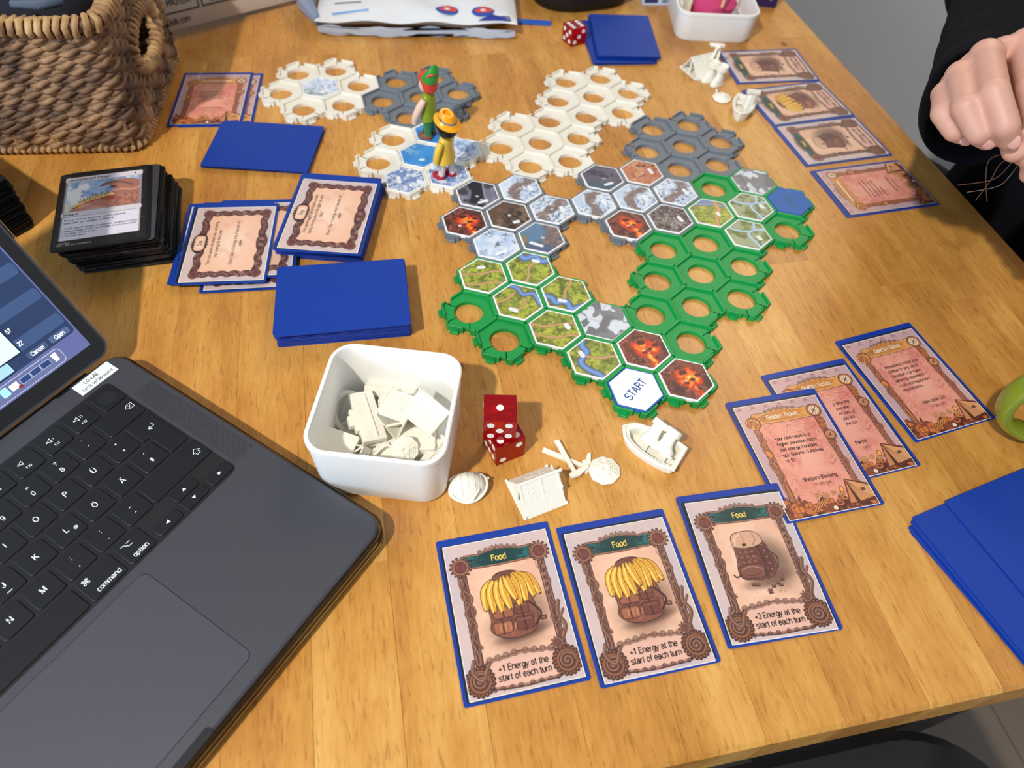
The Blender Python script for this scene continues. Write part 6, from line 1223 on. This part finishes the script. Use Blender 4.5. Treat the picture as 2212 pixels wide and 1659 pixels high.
q = MB(); 
for v, f in ((lambda m: (m.v, m.f))(pillow(200, 200, 44, seed=2, amp=.5)),): q.add([(x, y + 100, z - 20) for x, y, z in v], f, PT)
q.build('bag', ptm, pb, 60)
def on_bag(fn, nm):
    m = MB(); fn(m); m.v = [(x, y, z) for x, y, z in m.v]
    e = lambda x, y: (max(0, 1 - abs(x / 100) ** 3.2) * max(0, 1 - abs((y - 100) / 100) ** 3.2)) ** .55
    m.v = [tuple(PT @ Vector((x, y, 22 * e(x, y) + .4 + .5 * e(x, y) * math.sin(x / 100 * 5 + (y - 100) / 100 * 3 + 2) * .6 - 20 + .8))) for x, y, z in m.v]; m.build(nm, pin, pb)
def frame_rect(m, x0, x1, y0, y1, w=1.1):
    for a_, b_, c_, d_ in ((x0, x1, y0, y0 + w), (x0, x1, y1 - w, y1)):
        for k in range(8): m.add([(a_ + (b_ - a_) * k / 8, c_, 0), (a_ + (b_ - a_) * (k + 1) / 8, c_, 0), (a_ + (b_ - a_) * (k + 1) / 8, d_, 0), (a_ + (b_ - a_) * k / 8, d_, 0)], [(0, 1, 2, 3)])
    for x in (x0, x1 - w):
        for k in range(8): m.add([(x, y0 + (y1 - y0) * k / 8, 0), (x + w, y0 + (y1 - y0) * k / 8, 0), (x + w, y0 + (y1 - y0) * (k + 1) / 8, 0), (x, y0 + (y1 - y0) * (k + 1) / 8, 0)], [(0, 1, 2, 3)])
on_bag(lambda m: (frame_rect(m, -47, -9, 13, 49), frame_rect(m, -6, 32, 13, 49), frame_rect(m, 35, 73, 13, 49)), 'printed_boxes')
on_bag(lambda m: (letters(m, 'PROTEIN', -28, 22, 0, 7.0, bold=.006), letters(m, '20', -28, 34, 0, 15, bold=.02), letters(m, 'SUGAR', 13, 19, 0, 7.0, bold=.006), letters(m, 'ADDED', 13, 27, 0, 7.0, bold=.006), letters(m, 'bulk.com', -33, 6.5, 0, 7, bold=.004)), 'lettering')
sn = thing('snack_bag', 'crumpled white and blue plastic snack bag at the far end', 'bag', (-132, 817, 1), 6); swm = M('white_film', (220, 222, 226), .25, var=.03); sbm = M('blue_film', (44, 84, 170), .3); srd = M('red_print', (206, 70, 56), .4)
b = pillow(212, 130, 24, 26, 16, 5, 3.0); b.v = [(x, y, z + 15 + 1.5 * math.sin(x * .09) * math.cos(y * .1)) for x, y, z in b.v]; b.build('film', swm, sn, 40)
def film_z(x, y):
    u, v = x / 106, y / 65; e = (max(0, 1 - abs(u) ** 3.2) * max(0, 1 - abs(v) ** 3.2)) ** .55; return 12 * e + .4 + 1.8 * e * math.sin(u * 5 + v * 3 + 5) + 15 + 1.5 * math.sin(x * .09) * math.cos(y * .1)
b = MB(); b.rings([[(x, -64 + 1.5 * math.sin(x * .05) - k * 1.5, z_ + 4 * k) for x, z_ in [(-104 + i * 8.3, 3 + 2 * math.sin(i) + k * 3) for i in range(26)] + [(104 - i * 8.3, 1.6 + 2 * math.sin(i + 1) + k * 3) for i in range(26)]] for k in (0, 1)]); b.build('lower_seam', M('pale_blue_film', (186, 200, 220), .3), sn, 40)
b = MB(); b.tube([(-104, -60, 14), (-117, -34, 16), (-124, 0, 22), (-118, 40, 26)], [5, 9, 12, 9], 8); b.build('torn_edge', M('silver_blue_film', (150, 164, 196), .2, metal=.3), sn, 40)
def film_patch(name, pts, mat, lift):
    P = np.array(pts, float); c = P.mean(0); m = MB(); R = [[(*(c + (p - c) * q), 0) for p in P] for q in (1, .66, .33, .02)]
    m.rings(R, cap0=False); m.v = [(x, y, film_z(x, y) + lift) for x, y, z in m.v]; m.build(name, mat, sn)
for x, y in ((32, -52), (70, -52)):
    film_patch('blue_badge', [(x + 12 * math.cos(a), y + 7 * math.sin(a)) for a in np.linspace(0, 2 * math.pi, 20, endpoint=False)], sbm, .7); film_patch('red_badge', [(x - 9, y + 1), (x - 3, y + 5), (x + 2, y + 7), (x + 6, y + 4), (x + 11, y + 2), (x + 9, y - 2), (x, y - 3), (x - 7, y - 2)][::-1], srd, 1.2); film_patch('white_badge', [(x - 3, y - 1), (x + 3, y - 1), (x + 2, y + 2), (x - 2, y + 2)], swm, 1.6)
film_patch('blue_print', [(64, -63), (100, -63), (98, -57), (88, -60), (80, -57), (72, -60)], M('deep_blue_film', (40, 56, 140), .3), .8); film_patch('blue_text_line', [(-88, -57), (-50, -57), (-50, -54.6), (-88, -54.6)], M('light_blue_print', (110, 160, 220), .4), .8); film_patch('grey_text_line', [(-86, -42), (-58, -42), (-58, -40.4), (-86, -40.4)], M('grey_print', (110, 108, 106), .5), .8)
pc = MB().tube([(-70, 800, 4), (-40, 801, 3.4), (-14, 803, 3.2)], 3.4, 7).build('red_tip', srd) if False else None
sp = thing('wrapper_strip', 'narrow blue and red wrapper strip beside the black pouch', 'wrapper', (-18, 803, 0), 2)
MB().prism([(-12, -4), (34, -5), (35, 3), (-12, 5)], .3, 2.4, .3).build('blue_end', M('bright_blue_film', (38, 92, 190), .3), sp); MB().prism([(-28, -3), (-12, -4), (-12, 5), (-24, 5)], .3, 2.6, .3).build('red_end', srd, sp); MB().prism([(-60, 1), (-28, -3), (-24, 5), (-60, 9)], .3, 2.0, .3).build('clear_end', M('pale_blue_film', (186, 200, 220), .3), sp)
bpch = thing('black_pouch', 'soft black pouch lying at the far end of the table', 'pouch', (44, 884, 0), 20)
b = MB(); b.rings([[(q * 60 * math.copysign(abs(math.cos(a)) ** .7, math.cos(a)), q * 52 * math.copysign(abs(math.sin(a)) ** .7, math.sin(a)), z) for a in np.linspace(0, 2 * math.pi, 32, endpoint=False)] for z, q in ((.3, .86), (5, .97), (18, 1.0), (34, .93), (44, .72), (48, .3))]); b.build('body', M('black_nylon', (16, 17, 20), .6, bump=.3, bscale=600), bpch, 60)
MB().tube([(60.6 * math.copysign(abs(math.cos(a)) ** .7, math.cos(a)), 52.4 * math.copysign(abs(math.sin(a)) ** .7, math.sin(a)), 18) for a in np.linspace(0, 2 * math.pi, 40, endpoint=False)], 1.4, 6, closed=True).build('zip', M('zip_black', (34, 35, 38), .4), bpch, 60)
ct = thing('carton', 'white and pale blue carton behind the far blue pile', 'carton', (172, 914, 0), 8.2); MB().prism(rrect(112, 84, 1, 1), .3, 40, .4).build('box', M('pale_blue_card', (190, 208, 232), .5), ct); MB().box((-47, -42.2, 10), (16, .4, 14)).build('navy_print', M('navy_print', (40, 48, 96), .5), ct)
m = MB()
for k in range(22): m.box((-34 + k * 1.9, -42.2, 12), ((.5, .9, 1.2)[k * 7 % 3], .4, 18))
m.build('printed_pattern', M('black_print', (40, 40, 46), .5), ct)
pu = thing('purple_carton', 'small dark purple carton behind the pink cloth box', 'carton', (262, 915, 0), -6); MB().prism(rrect(44, 66, .6, 1), .3, 26, .3).build('box', M('purple_card', (48, 38, 92), .45), pu); m = MB(); letters(m, 'Y', 14, 12, 0, 12, 0, mat=tr(0, -33.2, 0) @ rotx(90)); m.build('lettering', M('gold_print', (196, 176, 130), .5), pu)

# ------------------------------------------------------------------ olive mug at the near table corner
mg = thing('mug', 'glossy olive green mug whose handle points at the cards', 'mug', (386, 266, 0), 176); olv = M('olive_glaze', (122, 136, 34), 0.12, coat=.6, var=.06)
MB().lathe([(30, .2), (34, 1), (39, 12), (41, 40), (41, 82), (40, 85), (38, 84.5), (38, 60), (36, 14), (28, 5)], 48).build('body', olv, mg, 50)
hd = spline([(39, 0, 72), (60, 0, 76), (80, 0, 67), (86, 0, 48), (79, 0, 29), (60, 0, 18), (39, 0, 20)], 8)
hb = MB(); R = []
for i, pnt in enumerate(hd):
    a_ = Vector(hd[min(i + 1, len(hd) - 1)] - hd[max(i - 1, 0)]).normalized(); n_ = Vector((a_.z, 0, -a_.x))
    R.append([tuple(Vector(pnt) + n_ * 4.6 * math.cos(b_) + Vector((0, 1, 0)) * 8.0 * math.sin(b_)) for b_ in np.linspace(0, 2 * math.pi, 18, endpoint=False)])
hb.rings(R); hb.build('handle', olv, mg, 60)

# ------------------------------------------------------------------ person at the table edge
skin = M('skin', (206, 156, 138), 0.48, sss=0.25, var=.10, vscale=45, bump=.25, bscale=900); cloth = M('black_fleece', (12, 13, 18), .95, spec=.15, bump=.5, bscale=700, var=.2); trs = M('dark_trousers', (20, 18, 18), .85, bump=.4, bscale=500)
fing = [
 ([(303, 453, 172), (289, 405, 171), (292.6, 387, 160), (297, 383, 147)], (10.8, 9.6, 8.6, 6.9)),
 ([(277, 442, 169), (265.5, 398, 169.5), (273, 382.5, 158.5), (281, 383.5, 149)], (10.8, 9.8, 8.8, 7.2)),
 ([(265, 436, 158.5), (255.5, 399.5, 158.5), (264, 388, 149.5), (273, 390, 144)], (10.2, 9.2, 8.2, 6.8)),
 ([(260.5, 433, 147.5), (251, 410, 148), (257.5, 400, 142.5), (267, 401, 139)], (9.4, 8.2, 7.3, 6.2))]
wr = Vector((324, 506, 133)); elb = Vector((446, 722, 112)); shd = Vector((610, 770, 320))
B = MB()
for pts, rr2 in fing:
    rr2 = [q * .86 for q in rr2]
    for k in range(3): B.capsule(pts[k], pts[k + 1], rr2[k], rr2[k + 1])
    B.ball(pts[0], rr2[0] * 1.12); B.ball(pts[1], rr2[1] * 1.04)
    B.capsule(pts[0], tuple(wr + (Vector(pts[0]) - wr) * .12), rr2[0] * 1.02, 14)
for k in range(3):
    a_, b_ = Vector(fing[k][0][0]), Vector(fing[k + 1][0][0]); m_ = (a_ + b_) / 2; B.capsule(tuple(m_ + (wr - m_) * .06), tuple(m_ + (wr - m_) * .8), 9.5, 14)
B.capsule((316, 478, 150), (306, 425, 140), 14, 11); B.capsule((306, 425, 140), (297, 398, 138), 10.5, 8.6); B.capsule((297, 398, 138), (290, 386, 141), 8.6, 7.2)      # thumb closing on the fingertips
B.capsule(tuple(wr), tuple(elb), 22, 30); B.capsule(tuple(elb), tuple(shd), 42, 52)
# other hand comes from the near side and meets the first at the fingertips
wl = Vector((372, 392, 118)); el = Vector((540, 430, 60)); sl2 = Vector((640, 480, 320))
for k, (bx, by, bz) in enumerate(((0, 0, 0), (4, -13, -3), (9, -25, -8), (15, -35, -14))):
    kn = Vector((342 + bx, 384 + by, 152 + bz)); B.capsule(tuple(wl + (kn - wl) * .1), tuple(kn), 15, 10); B.capsule(tuple(kn), (312 + bx, 374 + by, 150 + bz), 9.6, 8.6); B.capsule((312 + bx, 374 + by, 150 + bz), (303 + bx, 379 + by * .8, 138 + bz), 8.2, 7.2); B.capsule((303 + bx, 379 + by * .8, 138 + bz), (306 + bx, 383 + by * .8, 128 + bz), 7, 6)
B.capsule((352, 398, 128), (320, 398, 132), 12, 9.5); B.capsule((320, 398, 132), (298, 388, 138), 9, 7)
B.capsule(tuple(wl), tuple(el), 27, 40); B.capsule(tuple(el), tuple(sl2), 42, 52)
B.capsule(tuple(shd), tuple(sl2), 60, 60); B.capsule((690, 615, 320), (690, 615, 440), 62, 55); B.capsule((690, 615, 440), (672, 610, 500), 56, 50)
B.ball((664, 609, 545), (88, 74, 104), 24); B.capsule((640, 609, 470), (626, 609, 460), 40, 26)
B.capsule((584, 606, 540), (570, 605, 518), 9, 12); B.ball((670, 535, 535), (12, 7, 26)); B.ball((670, 683, 535), (12, 7, 26))
person = B.build('person', skin); tag(person, 'person in a black fleece with hands meeting above the table edge', 'person')
rm = person.modifiers.new('skin_surface', 'REMESH'); rm.mode = 'VOXEL'; rm.voxel_size = 0.0016; rm.use_smooth_shade = True
cs = person.modifiers.new('smooth', 'SMOOTH'); cs.factor = .5; cs.iterations = 2
def cloth_part(name, fn, mat, vox=0.006, it=5):
    b = MB(); fn(b); o = b.build(name, mat, person); o.location = (0, 0, 0); r_ = o.modifiers.new('cloth_surface', 'REMESH'); r_.mode = 'VOXEL'; r_.voxel_size = vox; r_.use_smooth_shade = True; s_ = o.modifiers.new('smooth', 'SMOOTH'); s_.factor = .5; s_.iterations = it; return o
def hoodie(b):
    b.capsule((620, 635, -230), (660, 625, 220), 150, 140); b.capsule((660, 540, 260), (660, 700, 260), 110, 110); b.capsule((556, 655, -165), (600, 640, 60), 108, 118)
    b.capsule(tuple(elb), tuple(shd), 66, 82); b.capsule(tuple(el), tuple(sl2), 66, 82); b.capsule(tuple(shd), tuple(sl2), 86, 86)
    b.capsule((690, 615, 380), (700, 615, 410), 84, 80)
cloth_part('fleece', hoodie, cloth, .008)
# sleeves: wide cuffs open toward the hand, thick cloth with folds
def sleeve(ax, w0, e0, name, r0, r1, droop, start):
    a = Vector(w0); e = Vector(e0); d = (e - a).normalized(); s0 = d.cross(Vector((0, 0, 1))).normalized(); u0 = s0.cross(d); R = []; L = (e - a).length; n = 28
    n = 48; prof = [(start + 4, r0 * .86, 3), (start - 3, r0 * .93, 2), (start - 5, r0, 0), (start, r0 * 1.05, 0)] + [(start + k * (L - start) / 22, r0 + (r1 - r0) * (k / 22) + 1.6 * math.sin(k * 2.3), 0) for k in range(1, 23)]
    ins_ = [(start + 60, r0 * .70, 0), (start + 20, r0 * .84, 0)]
    for (t__, q, _) in ins_ + prof:
        f_ = max(0, 1 - (t__ - start) / 150.0)
        R.append([tuple(a + d * t__ + (s0 * math.cos(b_) * q + u0 * math.sin(b_) * q) - Vector((0, 0, 1)) * (droop * f_ * (1 if math.sin(b_) < 0 else .15) * abs(math.sin(b_)) + 0) + d * (3.0 * math.sin(3 * b_ + t__ * .02))) for b_ in np.linspace(0, 2 * math.pi, n, endpoint=False)])
    return MB().rings(R, cap0=False).build(name, cloth, person, 70)
o = sleeve(None, (304, 460, 134), (446, 722, 112), 'sleeve', 36, 54, 12, 0); o.location = (0, 0, 0)
o = sleeve(None, wl, el, 'sleeve', 48, 62, 10, 6); o.location = (0, 0, 0)
def pants(b):
    b.capsule((650, 555, -280), (440, 510, -165), 92, 74); b.capsule((650, 690, -280), (450, 730, -165), 92, 74); b.capsule((440, 510, -165), (470, 500, -680), 70, 46); b.capsule((450, 730, -165), (480, 720, -680), 70, 46); b.capsule((660, 570, -280), (660, 690, -280), 110, 110)
cloth_part('trousers', pants, trs, .009)
for y in (500, 720): o = MB().rings([[(440 + 60 * math.cos(a) * q + 5, y + 40 * math.sin(a) * q, z) for a in np.linspace(0, 2 * math.pi, 20, endpoint=False)] for z, q in ((-739.5, .96), (-720, 1.0), (-690, .8), (-660, .5))]).build('shoe', bk_, person, 60); o.location = (0, 0, 0)
def part(name, mb, mat, sm_=60): o = mb.build(name, mat, person, sm_); o.location = (0, 0, 0); return o
nailm = M('fingernail', (226, 172, 160), .25)
for (c, dv) in (((279.5, 377.2, 151.5), (7, -1, -8)), ((271.0, 383.4, 146.0), (8, 1, -6)), ((264.6, 395.4, 140.4), (8, 0, -5))):
    v = Vector(dv).normalized(); n_ = (Vector((0, 0, .3788 * 1000)) - Vector(c)).normalized(); n_ = (n_ - v * n_.dot(v)).normalized(); s_ = v.cross(n_)
    P = MB(); R = [[tuple(Vector(c) + v * 5.0 * math.cos(a) * q + s_ * 4.0 * math.sin(a) * q + n_ * (hh - .9 * (math.sin(a) * q) ** 2)) for a in np.linspace(0, 2 * math.pi, 16, endpoint=False)] for hh, q in ((-1.5, 1), (.2, 1), (.7, .8), (.9, .3))]; P.rings(R); part('fingernail', P, nailm)
hairm = M('brown_hair', (78, 54, 38), .5, var=.2)
for pts in ([(292, 384, 142), (281, 388, 134), (279.8, 382, 126), (286, 375, 112)], [(294, 383, 141), (291, 383, 136), (283, 378, 126), (268, 384, 116)], [(293, 384, 140), (287, 386, 132), (284, 381, 122), (281, 378, 110)], [(295, 383, 139), (296, 384, 128), (290, 380, 120), (276, 383, 112)]):
    part('hair_strand', MB().tube(spline(pts, 6), .28, 5), hairm)
part('cord_eyelet', MB().tube([tuple(Vector((484, 600, -36)) + Vector((-.62, -.55, .3)).normalized().orthogonal().normalized() * 9 * math.cos(a) + Vector((-.62, -.55, .3)).normalized().cross(Vector((-.62, -.55, .3)).normalized().orthogonal().normalized()) * 9 * math.sin(a)) for a in np.linspace(0, 2 * math.pi, 24, endpoint=False)], .9, 6, closed=True), M('eyelet_metal', (120, 120, 122), .3, metal=.8))
hr = MB(); hr.ball((678, 609, 560), (92, 80, 100), 24); hr.capsule((720, 560, 520), (716, 540, 330), 46, 22); hr.capsule((720, 660, 520), (716, 680, 330), 46, 22); hr.capsule((735, 609, 520), (735, 609, 360), 50, 30); part('hair', hr, hairm)
for y in (578, 640): part('eye', MB().ball((583, y, 552), (7, 9, 6), 12), M('eye_white', (220, 216, 210), .2)); part('iris', MB().ball((577.5, y, 552), (3, 4, 4), 10), M('iris_brown', (60, 40, 30), .2))
part('mouth', MB().tube([(590, 588, 494), (580, 609, 492), (590, 630, 494)], [2, 4, 2], 8), M('lips', (186, 104, 98), .4))
